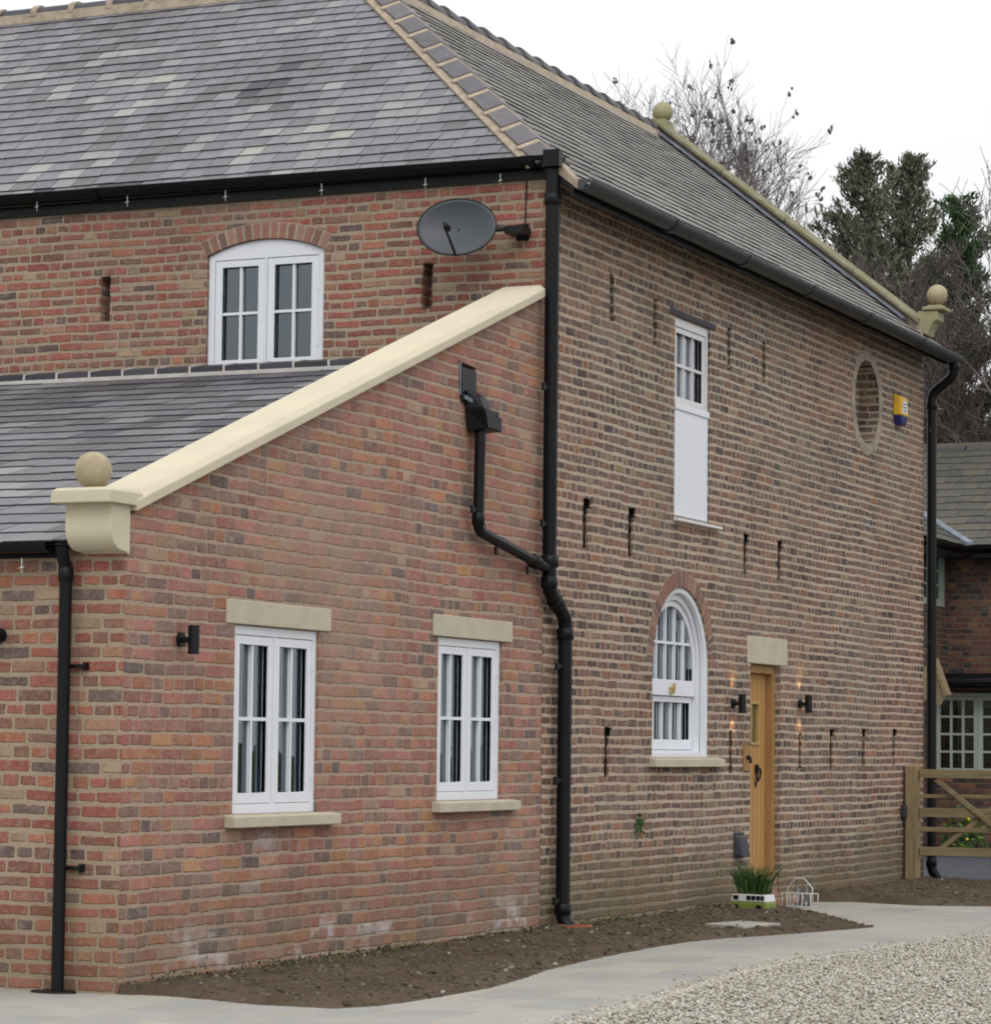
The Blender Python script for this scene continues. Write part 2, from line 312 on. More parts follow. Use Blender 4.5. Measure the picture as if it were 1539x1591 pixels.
M_tarmac = soil_mat('grey_tarmac', (.10, .105, .12, 1), (.12, .125, .14, 1), (.15, .15, .16, 1))
def tone_mat(name, stops, rough=.7, spec=.25, bumps=0):
    s = NT(name); t = s.attr(); n = s.noise(s.pos(), 40, 3)
    c = s.ramp(t, stops); c = s.mix(s.m('MULTIPLY', n, .3), c, (.6, .6, .6, 1), 'MULTIPLY')
    return s.done(c, rough, spec)
M_pebble = tone_mat('limestone_chippings', [(0, (.20, .18, .155)), (.2, (.33, .295, .24)), (.5, (.43, .395, .33)), (.8, (.52, .49, .43)), (1, (.66, .64, .59))])
M_clod = tone_mat('soil_crumbs', [(0, (.07, .054, .040)), (.65, (.125, .10, .075)), (.93, (.16, .13, .10)), (1, (.40, .37, .33))], .95, .1)
M_leafg = tone_mat('daffodil_leaf', [(0, (.018, .050, .012)), (.5, (.035, .10, .02)), (1, (.08, .17, .035))], .5, .35)
M_shrub = tone_mat('garden_shrub_leaf', [(0, (.02, .05, .012)), (.6, (.05, .11, .02)), (1, (.14, .22, .04))], .6)
M_mossy = tone_mat('dull_moss', [(0, (.035, .040, .018)), (.6, (.07, .075, .03)), (1, (.12, .12, .055))], .9, .1)
M_flower = tone_mat('yellow_flower', [(0, (.7, .5, .02)), (1, (.8, .6, .05))])
M_con1 = tone_mat('grey_green_needles', [(0, (.115, .115, .09)), (.5, (.155, .165, .115)), (.8, (.20, .19, .14)), (1, (.24, .20, .17))], .8, .1)
M_con2 = tone_mat('deep_green_needles', [(0, (.035, .065, .032)), (.5, (.07, .125, .055)), (1, (.12, .185, .085))], .8, .1)
M_twig = tone_mat('brown_twigs', [(0, (.09, .074, .072)), (.6, (.145, .118, .112)), (1, (.21, .175, .165))], .9, .1)
M_twigg = tone_mat('grey_branch', [(0, (.16, .145, .145)), (1, (.27, .25, .245))], .9, .1)
M_birch = tone_mat('pale_birch_bark', [(0, (.16, .145, .12)), (1, (.34, .31, .26))], .8, .15)
M_seed = tone_mat('dark_seed_cluster', [(0, (.09, .072, .075)), (1, (.16, .13, .125))], .9, .1)
M_ivy = tone_mat('dark_ivy_leaf', [(0, (.008, .014, .007)), (.7, (.022, .034, .014)), (1, (.05, .06, .022))], .7, .2)

# ---------------------------------------------------------------- mesh helpers
def link(name, me, parent=None):
    o = bpy.data.objects.new(name, me); COL.objects.link(o)
    if parent: o.parent = parent
    return o
def empty(name, loc=(0, 0, 0)):
    o = bpy.data.objects.new(name, None); COL.objects.link(o); o.location = loc; o.empty_display_size = .2; return o
def tag(o, label=None, cat=None, group=None, kind=None):
    if label: o['label'] = label
    if cat: o['category'] = cat
    if group: o['group'] = group
    if kind: o['kind'] = kind
    return o
class MB:
    def __init__(s): s.v = []; s.f = []; s.mi = []; s.t = []
    def add(s, vs, fs, mi=0, t=.5):
        k = len(s.v); s.v += [tuple(v) for v in vs]
        for n_, f in enumerate(fs): s.f.append(tuple(i+k for i in f)); s.mi.append(mi); s.t.append(t[n_] if isinstance(t, list) else t)
    def box(s, a, b, mi=0, t=.5, M=None):
        x0, y0, z0 = [min(p, q) for p, q in zip(a, b)]; x1, y1, z1 = [max(p, q) for p, q in zip(a, b)]
        vs = [(x0, y0, z0), (x1, y0, z0), (x1, y1, z0), (x0, y1, z0), (x0, y0, z1), (x1, y0, z1), (x1, y1, z1), (x0, y1, z1)]
        if M: vs = [M @ Vector(v) for v in vs]
        s.add(vs, [(0, 3, 2, 1), (4, 5, 6, 7), (0, 1, 5, 4), (1, 2, 6, 5), (2, 3, 7, 6), (3, 0, 4, 7)], mi, t)
    def fbox(s, P, u0, u1, z0, z1, w0, w1, mi=0, t=.5):
        a = [P(u, z, q) for q in (w0, w1) for (u, z) in ((u0, z0), (u1, z0), (u1, z1), (u0, z1))]
        s.add(a, [(0, 1, 2, 3), (4, 7, 6, 5), (0, 4, 5, 1), (1, 5, 6, 2), (2, 6, 7, 3), (3, 7, 4, 0)], mi, t)
    def prism(s, pts0, pts1, mi=0, t=.5):
        n = len(pts0); s.add(list(pts0)+list(pts1), [tuple(range(n))[::-1], tuple(range(n, 2*n))]+[(i, (i+1) % n, n+(i+1) % n, n+i) for i in range(n)], mi, t)
    def tube(s, pts, rad, n=10, mi=0, t=.5, caps=True, half=None):
        pts = [Vector(p) for p in pts]; rad = rad if isinstance(rad, (list, tuple)) else [rad]*len(pts)
        ref = None; rings = []
        for i, p in enumerate(pts):
            d = (pts[min(i+1, len(pts)-1)]-pts[max(i-1, 0)]).normalized()
            if ref is None: ref = d.orthogonal().normalized()
            ref = (ref-d*ref.dot(d)).normalized(); b = d.cross(ref)
            rings.append([p+(ref*math.cos(2*PI*k/n)+b*math.sin(2*PI*k/n))*rad[i] for k in range(n)])
        k0 = [v for r in rings for v in r]; fs = []
        for i in range(len(pts)-1):
            for k in range(n): fs.append((i*n+k, i*n+(k+1) % n, (i+1)*n+(k+1) % n, (i+1)*n+k))
        if caps: fs.append(tuple(range(n))[::-1]); fs.append(tuple((len(pts)-1)*n+k for k in range(n)))
        s.add(k0, fs, mi, t)
    def ball(s, c, r, n=24, m=14, mi=0, t=.5, sc=(1, 1, 1)):
        vs = [(c[0], c[1], c[2]+r*sc[2])]
        for j in range(1, m):
            th = PI*j/m
            for k in range(n): vs.append((c[0]+r*sc[0]*math.sin(th)*math.cos(2*PI*k/n), c[1]+r*sc[1]*math.sin(th)*math.sin(2*PI*k/n), c[2]+r*sc[2]*math.cos(th)))
        vs.append((c[0], c[1], c[2]-r*sc[2])); fs = [(0, 1+k, 1+(k+1) % n) for k in range(n)]
        for j in range(m-2):
            for k in range(n): a = 1+j*n; fs.append((a+k, a+n+k, a+n+(k+1) % n, a+(k+1) % n))
        a = 1+(m-2)*n; e = len(vs)-1; fs += [(a+(k+1) % n, a+k, e) for k in range(n)]
        s.add(vs, fs, mi, t)
    def build(s, name, mats, parent=None, smooth=False, bevel=0, fix=True, auto=None, seg=2):
        me = bpy.data.meshes.new(name); me.from_pydata(s.v, [], s.f)
        mats = mats if isinstance(mats, (list, tuple)) else [mats]
        for q in mats: me.materials.append(q)
        me.polygons.foreach_set('material_index', s.mi)
        at = me.attributes.new('tone', 'FLOAT', 'FACE'); at.data.foreach_set('value', s.t)
        if fix and len(s.f) < 60000:
            bm = bmesh.new(); bm.from_mesh(me); bmesh.ops.recalc_face_normals(bm, faces=bm.faces); bm.to_mesh(me); bm.free()
        uvbox(me)
        if smooth: me.polygons.foreach_set('use_smooth', [True]*len(me.polygons))
        if auto and smooth: me.set_sharp_from_angle(angle=math.radians(auto))
        o = link(name, me, parent)
        if bevel:
            b = o.modifiers.new('bevel', 'BEVEL'); b.width = bevel; b.segments = seg; b.limit_method = 'ANGLE'; b.angle_limit = math.radians(40)
        return o
def uvbox(me):
    nl = len(me.loops)
    if nl == 0: return
    co = np.empty(len(me.vertices)*3); me.vertices.foreach_get('co', co); co = co.reshape(-1, 3)
    vi = np.empty(nl, dtype=np.int32); me.loops.foreach_get('vertex_index', vi)
    npol = len(me.polygons); nr = np.empty(npol*3); me.polygons.foreach_get('normal', nr); nr = np.abs(nr.reshape(-1, 3))
    lt = np.empty(npol, dtype=np.int32); me.polygons.foreach_get('loop_total', lt)
    ax = np.repeat(np.argmax(nr*np.array([1, 1.001, .7]), axis=1), lt); c = co[vi]
    u = np.where(ax == 0, c[:, 1], c[:, 0]); v = np.where(ax == 2, c[:, 1], c[:, 2])
    if not me.uv_layers: me.uv_layers.new(name='UVMap')
    me.uv_layers[0].data.foreach_set('uv', np.stack([u, v], 1).ravel())
    return
def fill(loops, thick):
    """flat outline with holes, extruded: returns verts (u,z,w in 0..thick) and faces"""
    cu = bpy.data.curves.new('tmp', 'CURVE'); cu.dimensions = '2D'; cu.fill_mode = 'BOTH'; cu.extrude = thick/2
    for lp in loops:
        sp = cu.splines.new('POLY'); sp.points.add(len(lp)-1)
        for p, (a, b) in zip(sp.points, lp): p.co = (a, b, 0, 1)
        sp.use_cyclic_u = True
    o = bpy.data.objects.new('tmp', cu); COL.objects.link(o)
    dg = bpy.context.evaluated_depsgraph_get(); me = bpy.data.meshes.new_from_object(o.evaluated_get(dg))
    bm = bmesh.new(); bm.from_mesh(me); bmesh.ops.remove_doubles(bm, verts=bm.verts, dist=1e-5)
    bm.verts.ensure_lookup_table()
    vs = [(v.co.x, v.co.y, v.co.z+thick/2) for v in bm.verts]; fs = [tuple(v.index for v in f.verts) for f in bm.faces]
    bm.free(); bpy.data.meshes.remove(me); bpy.data.objects.remove(o); bpy.data.curves.remove(cu)
    return vs, fs
def addfill(mb, P, loops, w0, thick, mi=0, t=.5):
    vs, fs = fill(loops, thick); mb.add([P(a, b, w0+c) for a, b, c in vs], fs, mi, t)
def rect(a, b, c, d): return [(a, c), (b, c), (b, d), (a, d)]
D1 = 6.077; YL = 16.53
PS = lambda u, z, w: (w, u, z)             # wall facing +X  (u = Y)
PM = lambda u, z, w: (u, D1-w, z)          # upper front wall facing -Y (u = X)
PF = lambda u, z, w: (u, -w, z)            # lean-to front wall
def icos():
    t = (1+5**.5)/2; v = np.array([(-1, t, 0), (1, t, 0), (-1, -t, 0), (1, -t, 0), (0, -1, t), (0, 1, t), (0, -1, -t), (0, 1, -t), (t, 0, -1), (t, 0, 1), (-t, 0, -1), (-t, 0, 1)], float)
    v /= np.linalg.norm(v[0])
    f = np.array([(0, 11, 5), (0, 5, 1), (0, 1, 7), (0, 7, 10), (0, 10, 11), (1, 5, 9), (5, 11, 4), (11, 10, 2), (10, 7, 6), (7, 1, 8), (3, 9, 4), (3, 4, 2), (3, 2, 6), (3, 6, 8), (3, 8, 9), (4, 9, 5), (2, 4, 11), (6, 2, 10), (8, 6, 7), (9, 8, 1)])
    return v, f
def np_mesh(name, V, Fc, tone, mat, parent=None, smooth=False):
    """V (n,3), Fc (m,k) all same side count"""
    me = bpy.data.meshes.new(name); k = Fc.shape[1]; n = len(Fc)
    me.vertices.add(len(V)); me.vertices.foreach_set('co', V.astype(np.float32).ravel())
    me.loops.add(n*k); me.loops.foreach_set('vertex_index', Fc.astype(np.int32).ravel())
    me.polygons.add(n); me.polygons.foreach_set('loop_start', np.arange(0, n*k, k, dtype=np.int32)); me.polygons.foreach_set('loop_total', np.full(n, k, dtype=np.int32))
    me.update(calc_edges=True); me.materials.append(mat)
    at = me.attributes.new('tone', 'FLOAT', 'FACE'); at.data.foreach_set('value', np.asarray(tone, dtype=np.float32))
    if smooth: me.polygons.foreach_set('use_smooth', [True]*n)
    return link(name, me, parent)
def pebbles(name, P, size, mat, seed, flat=.6, parent=None):
    rg = np.random.default_rng(seed); iv, jf = icos(); n = len(P)
    q = rg.normal(size=(n, 3, 3)); q, _ = np.linalg.qr(q)
    sc = np.stack([rg.uniform(.7, 1.3, n), rg.uniform(.55, 1.0, n), rg.uniform(.45, .8, n)], 1)*size[:, None]
    jit = 1+rg.uniform(-.18, .18, (n, 12, 1))
    v = (iv[None]*jit*sc[:, None, :])@q
    v[:, :, 2] *= flat+.2
    v = v+P[:, None, :]
    Fc = (jf[None]+np.arange(n)[:, None, None]*12).reshape(-1, 3)
    tone = np.repeat(rg.beta(2.2, 1.8, n), 20)
    return np_mesh(name, v.reshape(-1, 3), Fc, tone, mat, parent)
def inside(px, py, poly):
    r = np.zeros(len(px), bool); n = len(poly)
    for i in range(n):
        x0, y0 = poly[i]; x1, y1 = poly[(i+1) % n]
        c = ((y0 > py) != (y1 > py)); xx = (x1-x0)*(py-y0)/((y1-y0) if y1 != y0 else 1e-9)+x0
        r ^= c & (px < xx)
    return r
def edgedist(px, py, poly):
    d = np.full(len(px), 1e9); n = len(poly)
    for i in range(n):
        a = np.array(poly[i]); b = np.array(poly[(i+1) % n]); ab = b-a; t = np.clip(((px-a[0])*ab[0]+(py-a[1])*ab[1])/(ab@ab), 0, 1)
        d = np.minimum(d, np.hypot(px-a[0]-t*ab[0], py-a[1]-t*ab[1]))
    return d

# ================================================================= GROUND
g = MB(); n = 40
for i in range(-n, n):
    for j in range(-n, n):
        x0, x1, y0, y1 = i*20, i*20+20, j*20, j*20+20
        g.add([(x0, y0, -.06), (x1, y0, -.06), (x1, y1, -.06), (x0, y1, -.06)], [(0, 1, 2, 3)])
tag(g.build('ground', M_grass), kind='structure')
g = MB(); g.box((-8, -14, -.3), (3.6, 17.1, 0)); tag(g.build('path', M_pave), kind='structure')
g = MB(); g.box((-30, 17.1, -.3), (30, 25.6, -.01)); tag(g.build('road', M_tarmac), kind='structure')
GRAV = [(3.9, -5), (3.25, -1.9), (2.94, -.32), (2.76, 1.56), (2.6, 2.8), (2.555, 3.75), (2.6, 5.04), (2.68, 6.6), (2.94, 8.13), (3.3, 9.6), (12, 9.6), (12, -5)]
g = MB(); g.box((3.0, -16, -.2), (30, 17.1, .004)); g.prism([(x, y, -.1) for x, y in GRAV], [(x, y, .012) for x, y in GRAV])
tag(g.build('gravel_bed', M_gravbase), kind='structure')
rg = np.random.default_rng(3)
P = []
N = 95000
x = 2.4+rg.uniform(0, 1, N)**1.25*4.0; y = rg.uniform(-2.4, 9.4, N)
ed = edgedist(x, y, GRAV); ins = inside(x, y, GRAV)
keep = ins | (ed < rg.exponential(.035, N))
x, y = x[keep], y[keep]
size = rg.uniform(.0075, .0165, len(x))
z = .012+rg.uniform(0, .028, len(x))*np.clip(edgedist(x, y, GRAV)/.15, .1, 1)
tag(pebbles('gravel', np.stack([x, y, z], 1), size, M_pebble, 5), 'loose pale limestone chippings of the driveway beside the path', 'gravel', kind='stuff')

BED1 = [(-.02, .02), (.32, .03), (.6, -.05), (1.01, -.2), (1.48, -.19), (1.62, .1), (1.66, .8), (1.63, 1.6), (1.50, 2.4), (1.37, 3.0), (1.27, 3.9), (1.21, 4.64), (1.17, 5.4), (1.16, 6.05), (1.25, 6.7), (1.4, 7.1), (1.6, 7.8), (1.82, 8.75), (1.45, 9.2), (1.0, 9.93), (.5, 10.4), (.24, 10.75), (-.02, 10.78)]
BED2 = [(-.02, 11.8), (.12, 12.3), (.5, 12.5), (1.16, 12.25), (1.77, 12.5), (3.0, 12.6), (3.2, 16.9), (.9, 17.0), (.5, 16.7), (-.6, 16.85), (-.6, 16.56), (-.02, 16.56)]
def bed(name, poly, zt, seed, label):
    xs = [p[0] for p in poly]; ys = [p[1] for p in poly]; st = .028
    gx = np.arange(min(xs)-st, max(xs)+st*2, st); gy = np.arange(min(ys)-st, max(ys)+st*2, st)
    X, Y = np.meshgrid(gx, gy, indexing='ij'); fx, fy = X.ravel(), Y.ravel()
    ins = inside(fx, fy, poly); ed = edgedist(fx, fy, poly); d = np.where(ins, ed, -ed)
    wallside = fx < .12
    nz = np.array([mnoise.noise((a*3, b*3, seed))*.6+mnoise.noise((a*9, b*9, seed))*.4+mnoise.noise((a*26, b*26, seed))*.32+mnoise.noise((a*60, b*60, seed))*.16 for a, b in zip(fx, fy)])
    ramp = np.clip(d/.10, 0, 1); ramp = np.where(wallside, 1, ramp)
    Z = -.02+ramp*(.02+zt*np.clip(1.25-fx*.45, .4, 1))+nz*.05*np.clip(d/.06, 0, 1.0)
    Z = np.where(d < 0, np.maximum(-.03, -.004+d*.6+nz*.012), np.maximum(Z, .006))
    k = (ins | (ed < .045)).reshape(X.shape); nx, ny = X.shape
    I = np.arange(nx*ny).reshape(nx, ny); cell = k[:-1, :-1] & k[1:, :-1] & k[1:, 1:] & k[:-1, 1:]
    q = np.stack([I[:-1, :-1][cell], I[1:, :-1][cell], I[1:, 1:][cell], I[:-1, 1:][cell]], 1)
    used, inv = np.unique(q, return_inverse=True)
    V = np.stack([fx, fy, Z], 1)[used]
    o = np_mesh(name, V, inv.reshape(q.shape), np.full(len(q), .5), M_soil, None, True)
    tag(o, kind='structure'); 
    rr = np.random.default_rng(int(seed*10)+1); nn = int(1500*(max(xs)-min(xs))*(max(ys)-min(ys))/3)
    a = rr.uniform(min(xs), max(xs), nn); b = rr.uniform(min(ys), max(ys), nn); kk = inside(a, b, poly); a, b = a[kk], b[kk]
    idx = np.clip(((a-gx[0])/st).astype(int), 0, nx-1)*ny+np.clip(((b-gy[0])/st).astype(int), 0, ny-1)
    sz = rr.exponential(.006, len(a))+.004
    c = pebbles(name.replace('soil', 'soil')+'_crumbs', np.stack([a, b, Z[idx]+.002], 1), np.minimum(sz, .03), M_clod, int(seed*10)+2)
    tag(c, label, 'soil crumbs', kind='stuff'); return o
bed('soil', BED1, .055, 1.3, 'crumbs and small stones scattered over the dark soil along the house wall')
bed('soil', BED2, .07, 2.9, 'crumbs and rubble scattered over the soil strip near the gate post')

# ================================================================= HOUSE
house = empty('brick_house', (0, D1, 0))
tag(house, 'large red brick house with slate hipped roof, white windows and oak door', 'house')
class HP:  # parent wrapper so children keep world coordinates
    pass
def hpart(mb, name, mats, parent=house, **k):
    o = mb.build(name, mats, parent, **k)
    return o
def fixparent(o):
    o.matrix_parent_inverse = o.parent.matrix_world.inverted() if o.parent else Matrix()
def arc(cx, cz, r, a0, a1, n): return [(cx+r*math.cos(a0+(a1-a0)*i/n), cz+r*math.sin(a0+(a1-a0)*i/n)) for i in range(n+1)]
def arched(u0, u1, z0, ztop, n=24):
    r = (u1-u0)/2; c = (u0+u1)/2; return [(u0, z0), (u1, z0)]+arc(c, ztop-r, r, 0, PI, n)
def segm(u0, u1, z0, zs, rise, n=12):
    c = (u0+u1)/2; h = (u1-u0)/2; R = (h*h+rise*rise)/(2*rise); a = math.asin(h/R); cz = zs+rise-R
    return [(u0, z0), (u1, z0)]+arc(c, cz, R, PI/2-a, PI/2+a, n)
# slots
def slot(u, zt, h=.38, w=.085, top=0):
    w *= 1.05
    p = [(u-w/2, zt-h), (u+w/2, zt-h)]
    if top: p += [(u+w/2, zt-.075), (u+w/2+top, zt-.075), (u+w/2+top, zt), (u-w/2, zt)]
    else: p += [(u+w/2, zt), (u-w/2, zt)]
    # ragged edge
    rs = random.Random(int(u*100)); q = []
    for (a, b), (c, d) in zip(p, p[1:]+p[:1]):
        n = max(1, int(math.hypot(c-a, d-b)/.038))
        for k in range(n): q.append((a+(c-a)*k/n+rs.uniform(-.008, .008), b+(d-b)*k/n+rs.uniform(-.006, .006)))
    return q
side_slots = [slot(7.42, 5.262), slot(8.39, 5.2), slot(10.23, 5.205), slot(11.185, 5.205),
    slot(6.90, 3.40, .40, .095, .07), slot(7.87, 3.40, .40, .095, .07), slot(10.70, 3.385, .36, .09, .05), slot(11.66, 3.39, .37, .09, .05),
    slot(7.385, 1.60, .40, .085, .07), slot(10.34, 1.60, .38, .085, .0), slot(12.30, 1.60, .34, .085, .0), slot(13.265, 1.645, .37, .09, .06), slot(14.335, 1.655, .38, .09, .06), slot(15.405, 1.665, .38, .08, .08)]
W_TALL = rect(8.87, 9.74, 3.405, 5.128); W_ARCH = arched(8.39, 9.77, 1.36, 2.81); W_DOOR = rect(10.86, 11.71, .05, 2.216)
ROUND = arc(14.42, 5.0, .43, 0, 2*PI, 40)[:-1]
wb = MB()
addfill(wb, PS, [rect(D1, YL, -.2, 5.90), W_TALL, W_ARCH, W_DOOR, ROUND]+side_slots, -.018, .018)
splay = [rect(min(p[0] for p in q)-.10, max(p[0] for p in q)+.16, min(p[1] for p in q)-.02, max(p[1] for p in q)+.02) for q in side_slots[4:]]  # unseen widening behind the wall face, shaped so the slots look dark
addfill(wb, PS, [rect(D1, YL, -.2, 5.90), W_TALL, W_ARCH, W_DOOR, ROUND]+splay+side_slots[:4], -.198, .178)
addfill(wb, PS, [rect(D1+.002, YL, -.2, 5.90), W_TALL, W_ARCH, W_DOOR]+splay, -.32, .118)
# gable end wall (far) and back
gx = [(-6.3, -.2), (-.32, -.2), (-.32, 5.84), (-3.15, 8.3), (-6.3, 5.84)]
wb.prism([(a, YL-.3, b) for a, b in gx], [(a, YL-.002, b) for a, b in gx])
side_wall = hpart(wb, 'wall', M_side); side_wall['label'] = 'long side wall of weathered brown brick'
W_UP = segm(-2.99, -1.925, 4.40, 5.372, .115)
fs = [slot(-3.945, 5.265, .375, .085), slot(-1.01, 5.205, .365, .09)]
wb = MB()
addfill(wb, PM, [rect(-9, -.32, 3.0, 5.92), W_UP]+fs, -.15, .15)
addfill(wb, PM, [rect(-9, -.32, 3.0, 5.92), W_UP], -.32, .168)
wb.box((-.32, D1-.004, 4.3), (-.002, D1+.1, 5.90))
upw = hpart(wb, 'wall', M_front); upw['label'] = 'upper front wall of orange-red brick'
# lean-to side wall
WL1 = rect(1.30, 2.42, 1.0, 2.167); WL2 = rect(4.225, 5.335, 1.048, 2.205)
LS = lambda y: 2.86+.3546*(y-.123)   # coping upper edge line
HOLE = [(4.53, 3.93), (4.83, 3.93), (4.81, 4.18), (4.51, 4.20)]
wb = MB()
lw = [(0, -.2), (D1-.003, -.2), (D1-.003, LS(D1)-.05), (.33, LS(.33)-.05), (0, 2.72)]
addfill(wb, lambda u, z, w: (w-.006, u, z), [lw, WL1, WL2, HOLE], -.12, .12)
addfill(wb, lambda u, z, w: (w-.006, u, z), [lw, WL1, WL2, rect(4.46, 4.92, 3.85, 4.26)], -.30, .178)
lsw = hpart(wb, 'wall', M_lean); lsw['label'] = 'sloping side wall of the low wing in soft red brick'
wb = MB(); wb.box((-9, .0, -.2), (-.303, .3, 2.55)); wb.box((-.303, -.003, -.2), (-.0065, .05, 2.56))
lfw = hpart(wb, 'wall', M_frontlow); lfw['label'] = 'low front wall beside the paving'
# blocked round window
rb = MB(); addfill(rb, PS, [[(14.42+(.545+.02*math.sin(k*2.7)+.012*math.sin(k*5.1))*math.cos(2*PI*k/56), 5.0+(.545+.02*math.sin(k*2.7)+.012*math.sin(k*5.1))*math.sin(2*PI*k/56)) for k in range(56)], ROUND], .0, .006)
o = hpart(rb, 'round_window_surround', M_render); o['label'] = 'grey rendered ring around the bricked-up round opening'

# sloped coping of the lean-to
cb = MB()
def csec(y, z, dz=0):  # cross section, X from outer to inner, chamfered
    X1, X0 = .052, -.335
    return [(X1, y, z-.095), (X1, y, z-.035), (X1-.04, y, z), (X0+.04, y, z), (X0, y, z-.035), (X0, y, z-.095)]
cb.prism(csec(.03, LS(.03)+.035), csec(5.94, LS(5.94)+.035))
coping = hpart(cb, 'coping_stone', M_cope, bevel=.006); coping['label'] = 'smooth cream stone coping running up the low wing slope'
# kneeler
kb = MB(); X0, X1 = -.30, .010
prof = [(.02, 2.56), (.02, 2.80), (-.19, 2.80), (-.19, 2.66)]+[(-.19+.13*(1-math.cos(a)), 2.66-.13*math.sin(a)) for a in [PI/2*i/8 for i in range(1, 9)]]+[(-.02, 2.527), (.02, 2.51)]
kb.prism([(X0, y, z) for y, z in prof], [(X1, y, z) for y, z in prof])
kn = hpart(kb, 'kneeler_stone', M_cope, bevel=.006); kn['label'] = 'cream stone kneeler block at the foot of the coping'
kb = MB()
a = [(-.35, -.27), (.045, -.27), (.045, .10), (-.35, .10)]
kb.prism([(x, y, 2.797) for x, y in a], [(x, y, 2.862) for x, y in a])
s1 = [(x, y, 2.8625) for x, y in a]; s2 = [(-.325, -.245, 2.885), (.02, -.245, 2.885), (.02, .10, 2.90), (-.325, .10, 2.90)]
kb.prism(s1, s2)
kb.build('cap_slab', M_cope, kn, bevel=.005)
kb = MB(); kb.ball((-.16, -.12, 2.992), .108, 32, 20); kb.tube([(-.16, -.12, 2.88), (-.16, -.12, 2.90)], .05, 16)
kb.build('ball_finial', M_ballst, kn, smooth=True)

# lintels and sills
def block(name, mat, P, u0, u1, z0, z1, w0, w1, bev=.006, lab=None):
    b = MB(); b.fbox(P, u0, u1, z0, z1, w0, w1); o = hpart(b, name, mat, bevel=bev)
    if lab: o['label'] = lab
    return o
block('lintel', M_lint, PS, 1.18, 2.56, 2.17, 2.318, -.1, .008); block('lintel', M_lint, PS, 4.13, 5.49, 2.207, 2.36, -.1, .008)
block('lintel', M_lint, PS, 10.76, 11.89, 2.219, 2.468, -.13, .008)
block('lintel', M_darkslab, PS, 8.74, 9.86, 5.131, 5.182, -.1, .012, .004, 'thin dark stone lintel over the tall upper window')
def sill(P, u0, u1, zt, proj=.065, th=.078, mat=M_lint):
    b = MB(); vs0 = [(u0, zt-th, -.1), (u0, zt-th, proj), (u0, zt-.012, proj), (u0, zt, -.01), (u0, zt, -.1)]
    b.prism([P(*q) for q in vs0], [P(u1, q[1], q[2]) for q in vs0]); return hpart(b, 'window_sill', mat, bevel=.005)
sill(PS, 1.21, 2.63, .998); sill(PS, 4.15, 5.55, 1.046); sill(PS, 8.33, 10.02, 1.357)
sill(PS, 8.86, 9.96, 3.402, .05, .035, M_whitewarm)

# ---- windows
def clipring(poly, z0, z1, u0, u1):
    """intersect convex-ish outline with rectangle (Sutherland-Hodgman)"""
    def cut(p, f, ins):
        o = []
        for i in range(len(p)):
            a, b = p[i], p[(i+1) % len(p)]
            if ins(a): o.append(a)
            if ins(a) != ins(b): o.append(f(a, b))
        return o
    fx = lambda X: (lambda a, b: (X, a[1]+(b[1]-a[1])*(X-a[0])/(b[0]-a[0])))
    fz = lambda Z: (lambda a, b: (a[0]+(b[0]-a[0])*(Z-a[1])/(b[1]-a[1]), Z))
    poly = cut(poly, fx(u0), lambda q: q[0] >= u0); poly = cut(poly, fx(u1), lambda q: q[0] <= u1)
    poly = cut(poly, fz(z0), lambda q: q[1] >= z0); poly = cut(poly, fz(z1), lambda q: q[1] <= z1)
    return poly
def panes(u0, u1, z0, z1, nc, nr, bar):
    r = []; cw = (u1-u0-bar*(nc-1))/nc; ch = (z1-z0-bar*(nr-1))/nr
    for i in range(nc):
        for j in range(nr): r.append((u0+i*(cw+bar), u0+i*(cw+bar)+cw, z0+j*(ch+bar), z0+j*(ch+bar)+ch))
    return r
def sash(P, outline, glass, nc, nr, bar, w, parent, mat, thick=.045, rows=None):
    """outline: outer loop of sash; glass: loop of glazed opening; bars across it"""
    b = MB(); addfill(b, P, [outline, glass], w-thick, thick)
    us = [q[0] for q in glass]; zs = [q[1] for q in glass]; u0, u1, z0, z1 = min(us), max(us), min(zs), max(zs)
    o = b.build('sash', mat, parent, bevel=.003)
    b = MB()
    holes = []
    if rows:
        for (a, c) in rows:
            for (p, q, _, _) in panes(u0, u1, a, c, nc, 1, bar): holes.append(clipring(glass, a, c, p, q))
    else:
        for (p, q, a, c) in panes(u0, u1, z0, z1, nc, nr, bar): holes.append(clipring(glass, a, c, p, q))
    holes = [h for h in holes if len(h) > 2]
    grow = [(q[0]+(.004 if q[0] > (u0+u1)/2 else -.004), q[1]+(.004 if q[1] > (z0+z1)/2 else -.004)) for q in glass]
    addfill(b, P, [grow]+holes, w-thick+.006, thick-.018)
    b.build('glazing_bars', mat, parent)
    b = MB(); vs = [P(q[0], q[1], w-thick+.004) for q in grow]
    v2 = [P(q[0], q[1], w-thick-.002) for q in grow]
    b.prism(v2, vs); b.build('glass_pane', M_glass, parent, fix=True)
